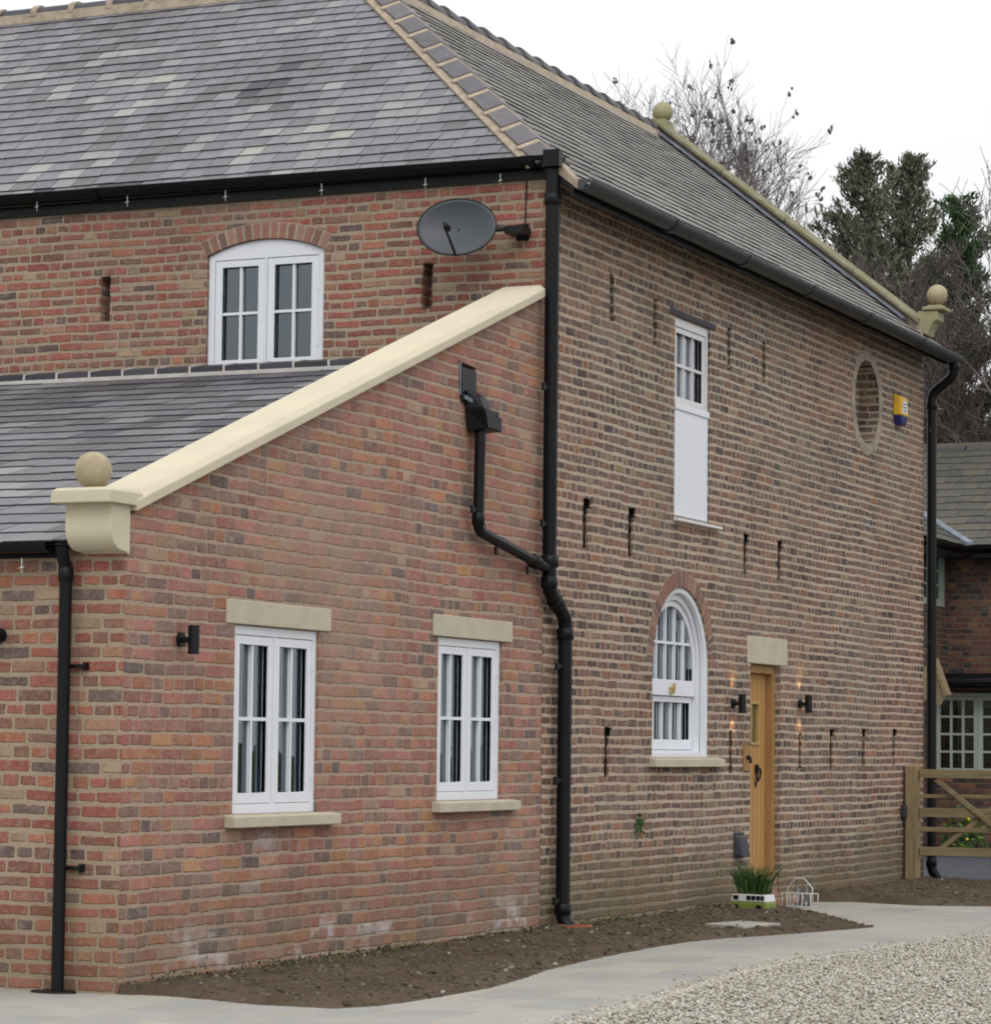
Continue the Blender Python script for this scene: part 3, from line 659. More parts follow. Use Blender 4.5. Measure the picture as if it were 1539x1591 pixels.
def casement(P, u0, u1, z0, z1, rec, nc=2, nr=2, leaf=2, stile=.062, fr=.045, bar=.022, mat=M_white, bottom=.06, name='casement_window', hinges=True, outer=None):
    b = MB(); inner = []
    lw = (u1-u0-2*fr-.018*(leaf-1))/leaf
    ol = outer or rect(u0, u1, z0, z1)
    for i in range(leaf):
        a = u0+fr+i*(lw+.018); inner.append(rect(a, a+lw, z0+bottom, z1-fr-.012))
    addfill(b, P, [ol]+inner, -rec-.10, .10)
    o = hpart(b, name, mat, bevel=.003)
    for i in range(leaf):
        a = u0+fr+i*(lw+.018)+.0035; c = a+lw-.007; zb, zt = z0+bottom+.0035, z1-fr-.012-.0035
        sash(P, rect(a, c, zb, zt), rect(a+stile, c-stile, zb+stile*1.05, zt-stile*.9), nc, nr, bar, -rec-.006, o, mat)
    if hinges:
        for zz in (z0+(z1-z0)*.22, z0+(z1-z0)*.82):
            h = MB(); h.fbox(P, u1-fr-.006, u1-fr+.012, zz-.045, zz+.045, -rec-.006, -rec+.006); h.build('hinge', M_white, o)
    return o
def reveal_room(P, u0, u1, z0, z1, dep=1.2):
    pass
o = casement(PS, 1.304, 2.416, 1.0, 2.165, .028); o['label'] = 'white two-leaf casement window nearest the kneeler corner'
o = casement(PS, 4.229, 5.331, 1.048, 2.203, .028); o['label'] = 'white two-leaf casement window between the first one and the drainpipes'
# upper segmental window
up_out = segm(-2.986, -1.929, 4.40, 5.370, .113)
b = MB(); L1 = rect(-2.93, -2.47, 4.46, 5.335); L2 = rect(-2.452, -1.985, 4.46, 5.335)
addfill(b, PM, [up_out, L1, L2], -.125, .10); upo = hpart(b, 'casement_window', M_white, bevel=.003); upo['label'] = 'white arched-top casement window in the upper front wall'
for (a, c) in ((-2.9265, -2.4735), (-2.4485, -1.9885)):
    sash(PM, rect(a, c, 4.4635, 5.3315), rect(a+.062, c-.062, 4.52, 5.275), 2, 2, .022, -.031, upo, M_white)
for zz in (5.05, 4.6): h = MB(); h.fbox(PM, -1.99, -1.972, zz, zz+.09, -.03, -.02); h.build('hinge', M_white, upo)
# tall loading window: glazed top, boarded panel below
b = MB(); addfill(b, PS, [rect(8.874, 9.736, 3.406, 5.124), rect(8.93, 9.68, 4.40, 5.05)], -.12, .10)
to = hpart(b, 'tall_window', M_whitewarm, bevel=.003); to['label'] = 'narrow white upper window with boarded panel below the glazing'
sash(PS, rect(8.933, 9.677, 4.403, 5.047), rect(8.98, 9.63, 4.45, 5.0), 3, 2, .024, -.03, to, M_whitewarm)
b = MB(); b.fbox(PS, 8.90, 9.71, 3.42, 4.33, -.02, -.006); b.fbox(PS, 8.885, 9.725, 4.33, 4.385, -.02, .006)
p = b.build('boarded_panel', M_white, to, bevel=.003)
# arched sash window
b = MB()
ao = arched(8.394, 9.766, 1.362, 2.806); ai = arched(8.50, 9.66, 1.42, 2.705)
addfill(b, PS, [ao, ai], -.15, .085); aw = hpart(b, 'arched_sash_window', M_white, bevel=.003); aw['label'] = 'white round-headed sash window with a brick arch'
b = MB(); addfill(b, PS, [arched(8.392, 9.768, 1.360, 2.808), arched(8.43, 9.70, 1.40, 2.765)], -.06, .045); b.build('outer_bead', M_white, aw, bevel=.003)
so = clipring(arched(8.505, 9.655, 1.3, 2.70), 1.885, 3, 8, 10); sg = clipring(arched(8.555, 9.605, 1.3, 2.65), 2.02, 3, 8, 10)
sash(PS, so, sg, 5, 1, .022, -.09, aw, M_white, rows=[(2.02, 2.325), (2.347, 2.65)])
sash(PS, rect(8.505, 9.655, 1.425, 1.88), rect(8.555, 9.605, 1.51, 1.83), 5, 1, .022, -.118, aw, M_white)
b = MB(); b.fbox(PS, 9.02, 9.10, 1.90, 1.96, -.09, -.065); b.fbox(PS, 9.04, 9.08, 1.93, 1.99, -.065, -.05); b.build('sash_catch', M_brassy, aw, bevel=.004)

# brick arches
def voussoirs(name, P, c, cz, r0, r1, a0, a1, n, lab):
    b = MB(); rnd = random.Random(len(name)+n)
    for i in range(n):
        g0 = a0+(a1-a0)*(i+.14)/n; g1 = a0+(a1-a0)*(i+.86)/n; dw = rnd.uniform(.004, .010)
        q = [(c+r*math.cos(a), cz+r*math.sin(a)) for r, a in ((r0, g0), (r0, g1), (r1, g1), (r1, g0))]
        b.prism([P(x, z, -.11) for x, z in q], [P(x, z, dw) for x, z in q], 0, rnd.random())
    ring = [(c+r1*1.005*math.cos(a0+(a1-a0)*i/n), cz+r1*1.005*math.sin(a0+(a1-a0)*i/n)) for i in range(n+1)]+[(c+r0*1.001*math.cos(a0+(a1-a0)*i/n), cz+r0*1.001*math.sin(a0+(a1-a0)*i/n)) for i in range(n, -1, -1)]
    addfill(b, P, [ring], -.10, .1022, 1)
    o = hpart(b, name, [M_vouss, M_mortar], bevel=.003); o['label'] = lab
voussoirs('brick_arch', PS, 9.08, 2.12, .69, .825, math.radians(2), math.radians(178), 34, 'half-round arch of red bricks on edge over the arched window')
h_ = 1.065/2; R_ = (h_*h_+.115**2)/(.23); a_ = math.asin(h_/R_)
voussoirs('brick_arch', PM, -2.4575, 5.372+.115-R_, R_, R_+.125, PI/2-a_*1.03, PI/2+a_*1.03, 15, 'shallow arch of red bricks on edge over the upper front window')

# door
b = MB(); addfill(b, PS, [rect(10.864, 11.706, .24, 2.214), rect(10.93, 11.628, .26, 2.135)], -.20, .15)
fr_ = hpart(b, 'door_frame', M_oakfr, bevel=.004)
b = MB(); dl = rect(10.935, 11.624, .265, 2.13); gl = rect(11.22, 11.42, 1.50, 1.85)
addfill(b, PS, [dl, gl], -.165, .045)
door = hpart(b, 'door', M_oakdoor, bevel=.003); door['label'] = 'narrow honey oak boarded door with small glazed slot'
b = MB()
for i in range(1, 6): b.fbox(PS, 10.935+i*.115-.003, 10.935+i*.115+.003, .30, 2.10, -.121, -.1185) if not (11.19 < 10.935+i*.115 < 11.45) else (b.fbox(PS, 10.935+i*.115-.003, 10.935+i*.115+.003, .30, 1.47, -.121, -.1185), b.fbox(PS, 10.935+i*.115-.003, 10.935+i*.115+.003, 1.88, 2.10, -.121, -.1185))
b.build('board_joints', M_oakjoint, door)
b2 = MB(); addfill(b2, PS, [rect(11.195, 11.445, 1.475, 1.875), gl], -.125, .018); b2.build('glazing_frame', M_brassy, door, bevel=.003)
b2 = MB(); b2.fbox(PS, 11.215, 11.425, 1.495, 1.855, -.15, -.144); b2.build('glass_pane', M_glass, door)
b2 = MB(); ring = [(.0+-.085+.0, 0, 0)]
cx, cz = 11.36, 1.22
b2.tube([PS(cx+.045*math.cos(a), cz-.02+.055*math.sin(a), -.09+.01*math.sin(a)) for a in [2*PI*i/24 for i in range(25)]], .011, 8)
b2.fbox(PS, cx-.03, cx+.03, cz-.005, cz+.075, -.12, -.095); b2.fbox(PS, cx-.035, cx+.005, cz-.13, cz-.085, -.12, -.108)
b2.build('handle', M_black, door, bevel=.004)
b = MB(); b.box((-.32, 10.865, .03), (-.02, 11.705, .26)); b.box((-.02, 10.80, .0), (.17, 11.78, .115)); o = hpart(b, 'door_step', M_lean, bevel=.006); o['label'] = 'red brick threshold step below the oak door'

# dim interior
b = MB(); b.box((-1.6, 6.6, .0), (-1.5, 16.1, 5.8)); b.box((-5.9, 7.6, 3.3), (-.4, 7.7, 5.8)); b.box((-1.5, .35, 0), (-1.4, 5.9, 2.6)); b.box((-8.9, .4, 2.52), (-.35, 6.0, 2.56)); b.box((-5.9, 7.9, 2.85), (-.4, 16.0, 2.95))
o = hpart(b, 'interior_partition', M_room)
# curtains
def curtain(u0, u1, z0, z1, x, lab):
    n = 40; V = []; Fq = []
    for i in range(n+1):
        u = u0+(u1-u0)*i/n; xx = x+.02*math.sin(i*1.35)+.008*math.sin(i*.5)
        V += [(xx, u, z0), (xx, u, z1)]
    for i in range(n): Fq.append((2*i, 2*i+2, 2*i+3, 2*i+1))
    b = MB(); b.add(V, Fq); o = b.build('curtain', M_fabric, None, smooth=True, fix=False)
    sm = o.modifiers.new('thick', 'SOLIDIFY'); sm.thickness = .003
    tag(o, lab, 'curtain', 'curtains behind the ground floor windows')
curtain(2.16, 2.30, .95, 2.25, -.32, 'pale curtain behind the right leaf of the casement nearest the kneeler corner')
curtain(5.10, 5.24, 1.0, 2.25, -.32, 'pale curtain behind the right leaf of the second low casement')
curtain(9.55, 9.78, 1.3, 2.7, -.40, 'pale curtain drawn behind the round-headed sash window')

# ---- roofs
SL = .789; TH = math.atan(SL); EZ = 5.955
def slates(mb, O, a, bdir, La, Lb, w, e, rnd, thick=.008, palef=None, jag=.004, lift0=.010, edge=.0, sd=.15):
    a = Vector(a).normalized(); bdir = Vector(bdir).normalized(); nrm = a.cross(bdir).normalized(); O = Vector(O)
    if nrm.z < 0: nrm = -nrm
    rows = int(Lb/e)+1
    for r in range(rows):
        off = (w/2 if r % 2 else 0)+rnd.uniform(-.02, .02); x = -w+off
        while x < La:
            ww = w*rnd.uniform(.93, 1.07); g0 = rnd.uniform(.0015, .004)
            x0, x1 = max(x+g0, 0), min(x+ww-g0, La); j0 = rnd.uniform(-jag, jag); j1 = j0+rnd.uniform(-jag, jag)*.7
            if x1-x0 > .02:
                lift = lift0+rnd.uniform(0, .004); y0 = r*e; y1 = y0+e*1.35
                q = [O+a*x0+bdir*(y0+j0)+nrm*lift, O+a*x1+bdir*(y0+j1)+nrm*lift, O+a*x1+bdir*y1, O+a*x0+bdir*y1]
                t = nrm*thick; tone = rnd.gauss(.42, sd)+(mnoise.noise((x*.5, y0*.8, 9.0))*.35)
                if palef:
                    if rnd.random() < palef(x, y0): tone = rnd.uniform(.62, 1.0)
                mb.add([p for p in q]+[p+t for p in q], [(3, 2, 1, 0), (4, 5, 6, 7), (0, 1, 5, 4), (1, 2, 6, 5), (3, 0, 4, 7)], 0, [tone, min(max(tone, 0), 1)]+[edge, tone*.5, tone*.5])
            x += ww
def clip(o, co, no):
    bm = bmesh.new(); bm.from_mesh(o.data)
    bmesh.ops.bisect_plane(bm, geom=bm.verts[:]+bm.edges[:]+bm.faces[:], plane_co=co, plane_no=no, clear_outer=True)
    bm.to_mesh(o.data); bm.free()
rnd = random.Random(11)
def pf(x, y):
    c = mnoise.noise((x*.45, y*.8, 4.0)); return min(max(.10+c*1.1, .015), .8)*(1 if y < 2.9 else .3)
LB = 3.09/math.cos(TH)
mb = MB(); ib = -.02
slates(mb, (-9, D1+ib, EZ+ib*SL), (1, 0, 0), (0, 1, SL), 9.1, LB+.12, .205, .163, rnd, palef=pf, thick=.010, jag=.006, lift0=.012)
frs = hpart(mb, 'slate_roof', M_slate); frs['label'] = 'front slope of purple-grey slates with scattered pale ones'
clip(frs, (0, D1, 0), (1, 1, 0))
mb = MB()
slates(mb, (.28, 16.62, EZ-.28*SL), (0, -1, 0), (-1, 0, SL), .36, .30, .25, .165, rnd, thick=.012, jag=.012, lift0=.014)
slates(mb, (.28, 16.27, EZ-.28*SL), (0, -1, 0), (-1, 0, SL), 10.5, LB+.36, .25, .165, rnd, thick=.012, jag=.012, lift0=.014)
srs = hpart(mb, 'slate_roof', M_slate2); srs['label'] = 'long side slope of brownish-grey slates'
for o_ in (srs,): 
    bm = bmesh.new(); bm.from_mesh(o_.data); bmesh.ops.recalc_face_normals(bm, faces=bm.faces)
    bmesh.ops.bisect_plane(bm, geom=bm.verts[:]+bm.edges[:]+bm.faces[:], plane_co=(0, D1, 0), plane_no=(-1, -1, 0), clear_outer=True)
    bmesh.ops.bisect_plane(bm, geom=bm.verts[:]+bm.edges[:]+bm.faces[:], plane_co=(0, D1-.09, 0), plane_no=(0, -1, 0), clear_outer=True); bm.to_mesh(o_.data); bm.free()
# under-deck and hidden rear slopes
mb = MB(); z0 = EZ-.02; rz = EZ+3.09*SL
mb.add([(-9, D1-.08, EZ-.08*SL-.012), (.0, D1-.08, EZ-.08*SL-.012), (-3.09, D1+3.09, rz-.012), (-9, D1+3.09, rz-.012)], [(0, 1, 2, 3)])
mb.add([(.26, D1-.06, EZ-.26*SL-.012), (.26, 16.58, EZ-.26*SL-.012), (0, 16.58, EZ-.012), (0, D1-.06, EZ-.012)], [(0, 1, 2, 3)]); mb.add([(.0, D1, EZ-.012), (.0, 16.3, EZ-.012), (-3.09, 16.3, rz-.012), (-3.09, D1+3.09, rz-.012)], [(0, 1, 2, 3)])
mb.add([(-9, D1+6.18, EZ), (-6.18, D1+6.18, EZ), (-3.09, D1+3.09, rz-.012), (-9, D1+3.09, rz-.012)], [(3, 2, 1, 0)])
mb.add([(-6.18, D1+6.18, EZ), (-6.18, 16.3, EZ), (-3.09, 16.3, rz-.012), (-3.09, D1+3.09, rz-.012)], [(3, 2, 1, 0)])
hpart(mb, 'roof_deck', M_slate2, fix=False)
# lean-to roof
mb = MB(); LT = math.atan(.311); 
slates(mb, (-9, -.13, 2.575), (1, 0, 0), (0, 1, .2985), 8.66, 6.05/math.cos(LT), .32, .268, rnd, thick=.009, jag=.018, lift0=.011, sd=.21)
lrs = hpart(mb, 'lean_to_roof', M_slate3); lrs['label'] = 'low wing roof of blue-grey slates'
mb = MB(); mb.add([(-9, -.1, 2.57), (-.3, -.1, 2.57), (-.3, 6.07, 4.40), (-9, 6.07, 4.40)], [(0, 1, 2, 3)]); hpart(mb, 'roof_deck', M_slate3, fix=False)
# fill wall between lean-to roof and coping handled by wall thickness
# ridge tiles along the top of the lean-to
mb = MB(); x = -8.9; k = 0
while x < -.40:
    x1 = min(x+.312, -.36); t = rnd.random()
    y0, zb = 5.80, 4.385
    sec = lambda X, d=0: [(X, y0-d, zb+.0-d*.2), (X, y0-d, zb+.048+d), (X, 5.97, zb+.085+d), (X, 6.07, zb+.088+d), (X, 6.07, zb)]
    mb.prism(sec(x+.006), sec(x1-.006), 0, t)
    mb.prism(sec(x-.012, .007), sec(x+.006, .007), 1, .5)
    x += .312
mb.box((-8.9, 5.76, 4.35), (-.36, 5.80, 4.384), 1)
o = hpart(mb, 'ridge_tiles', [M_ridgeb, M_mortarw], bevel=.003); o['label'] = 'row of black ridge tiles with white mortar under the upper front window'
# hip tiles: from eave corner up
apex = Vector((-3.09, D1+3.09, rz)); foot = Vector((.10, D1-.10, EZ-.10*SL))
hd = (apex-foot); hl = hd.length; hd.normalize(); n1 = Vector((0, -SL, 1)).normalized(); n2 = Vector((SL, 0, 1)).normalized()
d1 = n1.cross(hd).normalized(); d1 = d1 if d1.x < 0 else -d1      # lies in front slope, away from hip
d2 = n2.cross(hd).normalized(); d2 = d2 if d2.y > 0 else -d2
def vee(mb, s0, s1, wd, lift, th, mi, t, lift1=None):
    lift1 = lift if lift1 is None else lift1
    up = Vector((0, 0, 1))
    def sec(sv, lf):
        c = foot+hd*sv+(n1+n2).normalized()*lf*1.15
        a = c+d1*wd; b_ = c+d2*wd
        return [a, c, b_, b_-(n2*th), c-(n1+n2).normalized()*th*1.1, a-(n1*th)]
    mb.prism(sec(s0, lift), sec(s1, lift1), mi, t)
mb = MB(); sp = .43; k = int(hl/sp)
for i in range(k+1):
    s0 = i*sp+.035; s1 = min(s0+sp-.07, hl)
    if s1-s0 < .05: continue
    vee(mb, s0, s1, .160, .068, .018, 0, rnd.random(), .058)
vee(mb, .10, hl, .212, .040, .03, 1, .5)
for i in range(1, k+1): vee(mb, max(i*sp-.034, .02), min(i*sp+.034, hl), .178, .060, .03, 1, .5)
mb.build('hip_tiles', [M_ridge, M_mortar], house, bevel=.004)['label'] = 'line of dark square hip tiles bedded in buff mortar'
# ridges
def halfround(mb, p0, p1, r, mi, t, wob=0, r1=None):
    p0 = Vector(p0); p1 = Vector(p1); d = (p1-p0).normalized(); sd_ = d.cross(Vector((0, 0, 1))).normalized(); n = 8
    def ring(p, r): return [p+sd_*r*math.cos(PI*i/n)+Vector((0, 0, r*math.sin(PI*i/n))) for i in range(n+1)]
    a, b_ = ring(p0, r), ring(p1, r1 or r); mb.prism(a, b_, mi, t)
mb = MB(); x = -3.3; yR = D1+3.09
while x > -9:
    halfround(mb, (x, yR, rz-.02), (x-.42, yR, rz-.02), .115, 0, rnd.random()); halfround(mb, (x+.035, yR, rz-.02), (x-.03, yR, rz-.02), .135, 1, .5); x -= .42
mb.prism([(-9, yR-.145, rz-.085), (-9, yR+.145, rz-.085), (-9, yR+.12, rz+.015), (-9, yR-.12, rz+.015)], [(-3.1, yR-.145, rz-.085), (-3.1, yR+.145, rz-.085), (-3.1, yR+.12, rz+.015), (-3.1, yR-.12, rz+.015)], 1)
o = hpart(mb, 'ridge_tiles', [M_ridgeb, M_mortar], bevel=.004); o['label'] = 'dark ridge tiles of the front roof with raised mortar collars'
mb = MB(); y = D1+3.2; xr = -3.09
while y < 16.2:
    y1 = min(y+.47, 16.25); halfround(mb, (xr, y, rz+.012), (xr, y1, rz-.012), .12, 0, rnd.random(), r1=.10); y += .45
mb.prism([(xr+.17, D1+3.1, rz-.12), (xr-.17, D1+3.1, rz-.12), (xr-.11, D1+3.1, rz+.0), (xr+.11, D1+3.1, rz+.0)], [(xr+.17, 16.25, rz-.12), (xr-.17, 16.25, rz-.12), (xr-.11, 16.25, rz+.0), (xr+.11, 16.25, rz+.0)], 1)
o = hpart(mb, 'ridge_tiles', [M_ridge, M_mortar], bevel=.004); o['label'] = 'overlapping ridge tiles of the long side roof'
# gable parapet and coping
mb = MB()
def gsec(X, y0, y1, dz0, dz1):
    z = EZ-X*SL; return [(X, y0, z+dz0), (X, y1, z+dz0), (X, y1, z+dz1), (X, y0, z+dz1)]
mb.prism(gsec(.06, 16.27, 16.53, -.2, .13), gsec(-3.09, 16.27, 16.53, -.2, .13)); mb.prism(gsec(-3.09, 16.27, 16.53, -.2, .13), [(-6.2, 16.27, EZ-.2), (-6.2, 16.53, EZ-.2), (-6.2, 16.53, EZ+.1), (-6.2, 16.27, EZ+.1)])
o = hpart(mb, 'parapet', M_render); 
mb = MB()
prev = None; cuts = [.02, -.72, -1.5, -2.25, -3.09]
for a, c in zip(cuts, cuts[1:]):
    mb.prism([(a, y, EZ-a*SL+z) for y, z in ((16.2, .12), (16.6, .12), (16.6, .17), (16.4, .215), (16.2, .17))], [(c+.012, y, EZ-c*SL-.012*SL+z) for y, z in ((16.2, .12), (16.6, .12), (16.6, .17), (16.4, .215), (16.2, .17))])
o = hpart(mb, 'gable_coping', M_mossst, bevel=.01); o['label'] = 'mossy stone coping down the far gable'
mb = MB(); mb.box((-3.14, 16.26, rz+.06), (-2.94, 16.54, rz+.15)); mb.ball((-3.02, 16.4, rz+.255), .118, 28, 18)
o = hpart(mb, 'ball_finial', M_mossball, smooth=True, auto=40); o['label'] = 'lichened stone ball on the apex of the far gable'
mb = MB()
q = [(.22, 6.20), (.0, 6.20), (-.04, 6.10), (.04, 5.98), (.10, 5.93), (.13, 6.0), (.17, 6.07), (.22, 6.10)]
mb.prism([(x, 16.28, z) for x, z in q], [(x, 16.54, z) for x, z in q])
mb.box((.05, 16.26, 6.205), (.29, 16.56, 6.245)); mb.box((.09, 16.32, 6.245), (.25, 16.48, 6.27))
kn2 = hpart(mb, 'kneeler_stone', M_mossball, bevel=.012); kn2['label'] = 'weathered moulded kneeler at the foot of the far gable'
mb = MB(); mb.ball((.185, 16.4, 6.385), .112, 28, 18); mb.build('ball_finial', M_ballst, kn2, smooth=True)
# lead flashing: stepped dark strips at the parapet
mb = MB(); x = -.12
while x > -3.0:
    x2 = x-.30; w0 = rnd.uniform(.16, .22)
    mb.prism([(x, 16.27-w0, EZ-x*SL+.05), (x, 16.275, EZ-x*SL+.05), (x, 16.275, EZ-x*SL+.085), (x, 16.27-w0, EZ-x*SL+.068)], [(x2+.01, 16.27-w0, EZ-x2*SL+.045), (x2+.01, 16.275, EZ-x2*SL+.045), (x2+.01, 16.275, EZ-x2*SL+.08), (x2+.01, 16.27-w0, EZ-x2*SL+.062)], 0); x = x2
hpart(mb, 'lead_flashing', M_lead)

# gutters
def gutter(mb, p0, p1, outward, r, sl=0, joints=(), thick=.006, n=10):
    p0 = Vector(p0); p1 = Vector(p1); o_ = Vector(outward); dn = Vector((0, 0, -1))
    def ring(p, rr): return [p+o_*rr*math.cos(PI*i/n)*1.0+dn*rr*math.sin(PI*i/n) for i in range(n+1)]
    for (a, b_, rr) in [(p0, p1, r)]+[(p0+(p1-p0).normalized()*(j-.05), p0+(p1-p0).normalized()*(j+.05), r+.012) for j in joints]:
        A, B = ring(a, rr), ring(b_, rr); Ai, Bi = ring(a, rr-thick), ring(b_, rr-thick)
        mb.prism(A+Ai[::-1], B+Bi[::-1])
mb = MB(); mb.box((-9, D1-.165, 5.925), (-.02, D1-.15, 5.94))
mb = MB()
gutter(mb, (-9, D1-.10, 5.985), (.16, D1-.10, 5.955), (0, -1, 0), .075, joints=(2, 5.0, 8.9))
mb.box((-9, D1-.03, 5.80), (.0, D1-.002, 5.96)); mb.box((.02, D1-.16, 5.86), (.15, D1-.03, 5.90)); mb.box((.04, D1-.19, 5.86), (.175, D1-.12, 5.99))
o = hpart(mb, 'gutter', M_black, smooth=True, auto=30); o['label'] = 'black gutter and fascia along the upper front eaves'
mb = MB()
gutter(mb, (.325, D1-.10, 5.765), (.325, 16.66, 5.73), (1, 0, 0), .088, joints=(1.9, 3.7, 5.5, 7.3, 9.2), thick=.008)
mb.prism([(.25, D1-.10, 5.76), (.325, D1-.10, 5.675), (.40, D1-.10, 5.76)], [(.25, D1-.092, 5.76), (.325, D1-.092, 5.675), (.40, D1-.092, 5.76)])
mb.tube([(.115, 12.9-5.5, 5.80)], .01, 4) if 0 else None
o = hpart(mb, 'gutter', M_gutter, smooth=True, auto=30); o['label'] = 'old grey-green half-round iron gutter along the side eaves'
mb = MB(); mb.prism([(.002, D1-.08, 5.90), (.25, D1-.08, 5.725), (.25, D1-.08, 5.64), (.225, D1-.08, 5.64), (.225, D1-.08, 5.70), (.002, D1-.08, 5.86)], [(.002, 16.6, 5.90), (.25, 16.6, 5.725), (.25, 16.6, 5.64), (.225, 16.6, 5.64), (.225, 16.6, 5.70), (.002, 16.6, 5.86)])
o = hpart(mb, 'soffit_board', M_blackpl)  # black board added to deepen the shade under the eaves
mb = MB(); mb.prism([(.02, D1-.105, EZ+.0), (.06, D1-.115, EZ+.03), (.30, D1-.115, EZ-.215), (.29, D1-.105, EZ-.27), (.1, D1-.105, EZ-.12)], [(.02, D1-.03, EZ+.02), (.06, D1-.02, EZ+.05), (.30, D1-.02, EZ-.195), (.29, D1-.03, EZ-.25), (.1, D1-.03, EZ-.10)])
o = hpart(mb, 'verge_mortar', M_mortar, bevel=.008)
mb = MB(); gutter(mb, (-9, -.12, 2.592), (-.44, -.12, 2.585), (0, -1, 0), .062, joints=(3, 6)); mb.box((-9, -.02, 2.50), (-.44, -.002, 2.585))
o = hpart(mb, 'gutter', M_black, smooth=True, auto=30); o['label'] = 'black gutter at the low wing eaves'

# ================================================================= PIPES (things)
def pipe_thing(label, pts, r, brackets, collars=(), loc=None, mat=M_black, extra=None):
    t = empty('drainpipe', loc or pts[-1]); tag(t, label, 'drainpipe')
    def P_(mb, name, **k):
        o = mb.build(name, mat, t, **k); o.matrix_parent_inverse = Matrix.Translation(-t.location); return o
    mb = MB(); mb.tube(pts, r, 20); P_(mb, 'pipe', smooth=True, auto=50)
    for (c, d, rr) in collars:
        mb = MB(); c = Vector(c); d = Vector(d).normalized(); mb.tube([c-d*.045, c-d*.04, c+d*.04, c+d*.045], [rr-.006, rr, rr, rr-.006], 20); P_(mb, 'collar', smooth=True, auto=50)
    for (c, dx, dy) in brackets:
        mb = MB(); mb.box((c[0]-dx-.0, c[1]-dy, c[2]-.016), (c[0]+.01, c[1]+.01, c[2]+.016)); mb.box((c[0]-dx, c[1]-dy-.0, c[2]-.03), (c[0]-dx+.012 if dx else c[0]+.02, c[1]-dy+.03, c[2]+.03)); P_(mb, 'bracket', bevel=.003)
    if extra: extra(P_)
    return t
def smoothpath(pts, n=6):
    """round the corners of a polyline"""
    pts = [Vector(p) for p in pts]; o = [pts[0]]
    for i in range(1, len(pts)-1):
        a, b_, c = pts[i-1], pts[i], pts[i+1]; r = min(.07, (a-b_).length*.45, (c-b_).length*.45)
        p = b_+(a-b_).normalized()*r; q = b_+(c-b_).normalized()*r
        for k in range(n+1): t = k/n; o.append(p*(1-t)**2+b_*2*t*(1-t)+q*t*t)
    o.append(pts[-1]); return o
XP = .085
pipe_thing('thick black iron drainpipe down the corner where the low wing meets the house',
    smoothpath([(XP, 5.985, 5.90), (XP, 5.985, 5.80), (XP, 5.985, 2.62), (XP, 6.31, 2.42), (XP, 6.31, .13), (.16, 6.31, .03)]), .055,
    [((XP, 5.97, z), 0, .17) for z in (4.16, 3.12)]+[((XP, 6.30, z), 0, .19) for z in (2.05, 1.18, .27)],
    [((XP, 5.985, 5.62), (0, 0, 1), .066), ((XP, 5.985, 2.84), (0, 0, 1), .072), ((XP, 5.985, 2.68), (0, 0, 1), .064), ((XP, 6.12, 2.535), (0, .35, -.2), .064), ((XP, 6.31, 2.30), (0, 0, 1), .066), ((XP, 6.31, .20), (0, 0, 1), .064)],
    loc=(XP, 6.31, 0))
def hop(P_):
    mb = MB(); X = .0
    mb.prism([(.012, 4.63, 3.70), (.012, 4.90, 3.70), (.012, 4.90, 3.86), (.012, 4.60, 3.86)], [(.155, 4.68, 3.72), (.155, 4.86, 3.72), (.155, 4.88, 3.86), (.155, 4.62, 3.86)])
    mb.prism([(.012, 4.60, 3.86), (.012, 4.80, 3.86), (.012, 4.80, 4.0), (.012, 4.60, 4.0)], [(.14, 4.64, 3.86), (.14, 4.76, 3.86), (.10, 4.76, 3.95), (.10, 4.64, 3.95)])
    mb.fbox(PS, 4.86, 4.98, 3.72, 3.83, .01, .13)
    o = P_(mb, 'hopper_head', bevel=.008)
    mb = MB(); mb.prism([(-.10, 4.535, 4.0), (-.10, 4.80, 4.0), (-.10, 4.80, 4.02), (-.10, 4.535, 4.02)], [(.06, 4.60, 3.90), (.06, 4.78, 3.90), (.06, 4.78, 3.93), (.06, 4.60, 3.93)])
    mb.fbox(PS, 4.515, 4.53, 3.95, 4.19, -.10, .006)
    o = P_(mb, 'lead_chute'); o.data.materials[0] = M_lead
    mb = MB(); mb.prism([(-.10, 4.535, 3.94), (-.10, 4.80, 3.94), (-.10, 4.79, 4.16), (-.10, 4.535, 4.165)], [(.012, 4.545, 3.90), (.012, 4.80, 3.90), (.004, 4.79, 4.15), (.004, 4.545, 4.16)])
    P_(mb, 'hole_dark_plug', bevel=.004)  # black block plugging the wall hole, stands in for its dark inside
pipe_thing('thin black branch drainpipe from the wall hopper sloping into the corner drainpipe',
    smoothpath([(.075, 4.74, 3.75), (.075, 4.72, 3.70), (.075, 4.70, 2.985), (.085, 5.95, 2.785)]), .040,
    [((.075, 4.69, 3.13), 0, .13), ((.075, 5.0, 2.86), 0, .02), ((.075, 5.62, 2.75), 0, .06)],
    [((.075, 4.70, 3.07), (0, 0, 1), .047), ((.08, 5.72, 2.822), (0, 1.36, -.21), .055)], loc=(.075, 4.72, 2.9), extra=hop)
pipe_thing('slim black drainpipe below the stone kneeler on the low front wall',
    smoothpath([(-.362, -.12, 2.56), (-.362, -.11, 2.50), (-.362, -.07, 2.44), (-.362, -.07, .005)]), .037,
    [], [((-.362, -.07, 2.40), (0, 0, 1), .044)], loc=(-.362, -.07, 0),
    extra=lambda P_: [P_(b_, 'bracket', bevel=.003) for b_ in (mkb(z) for z in (1.87, .71))]+[P_(foot_(), 'foot_plate', bevel=.004)])if 0 else None
def mkb(z):
    b_ = MB(); b_.box((-.362, -.045, z-.012), (-.24, -.012, z+.012)); b_.box((-.26, -.03, z-.022), (-.235, -.001, z+.022)); return b_
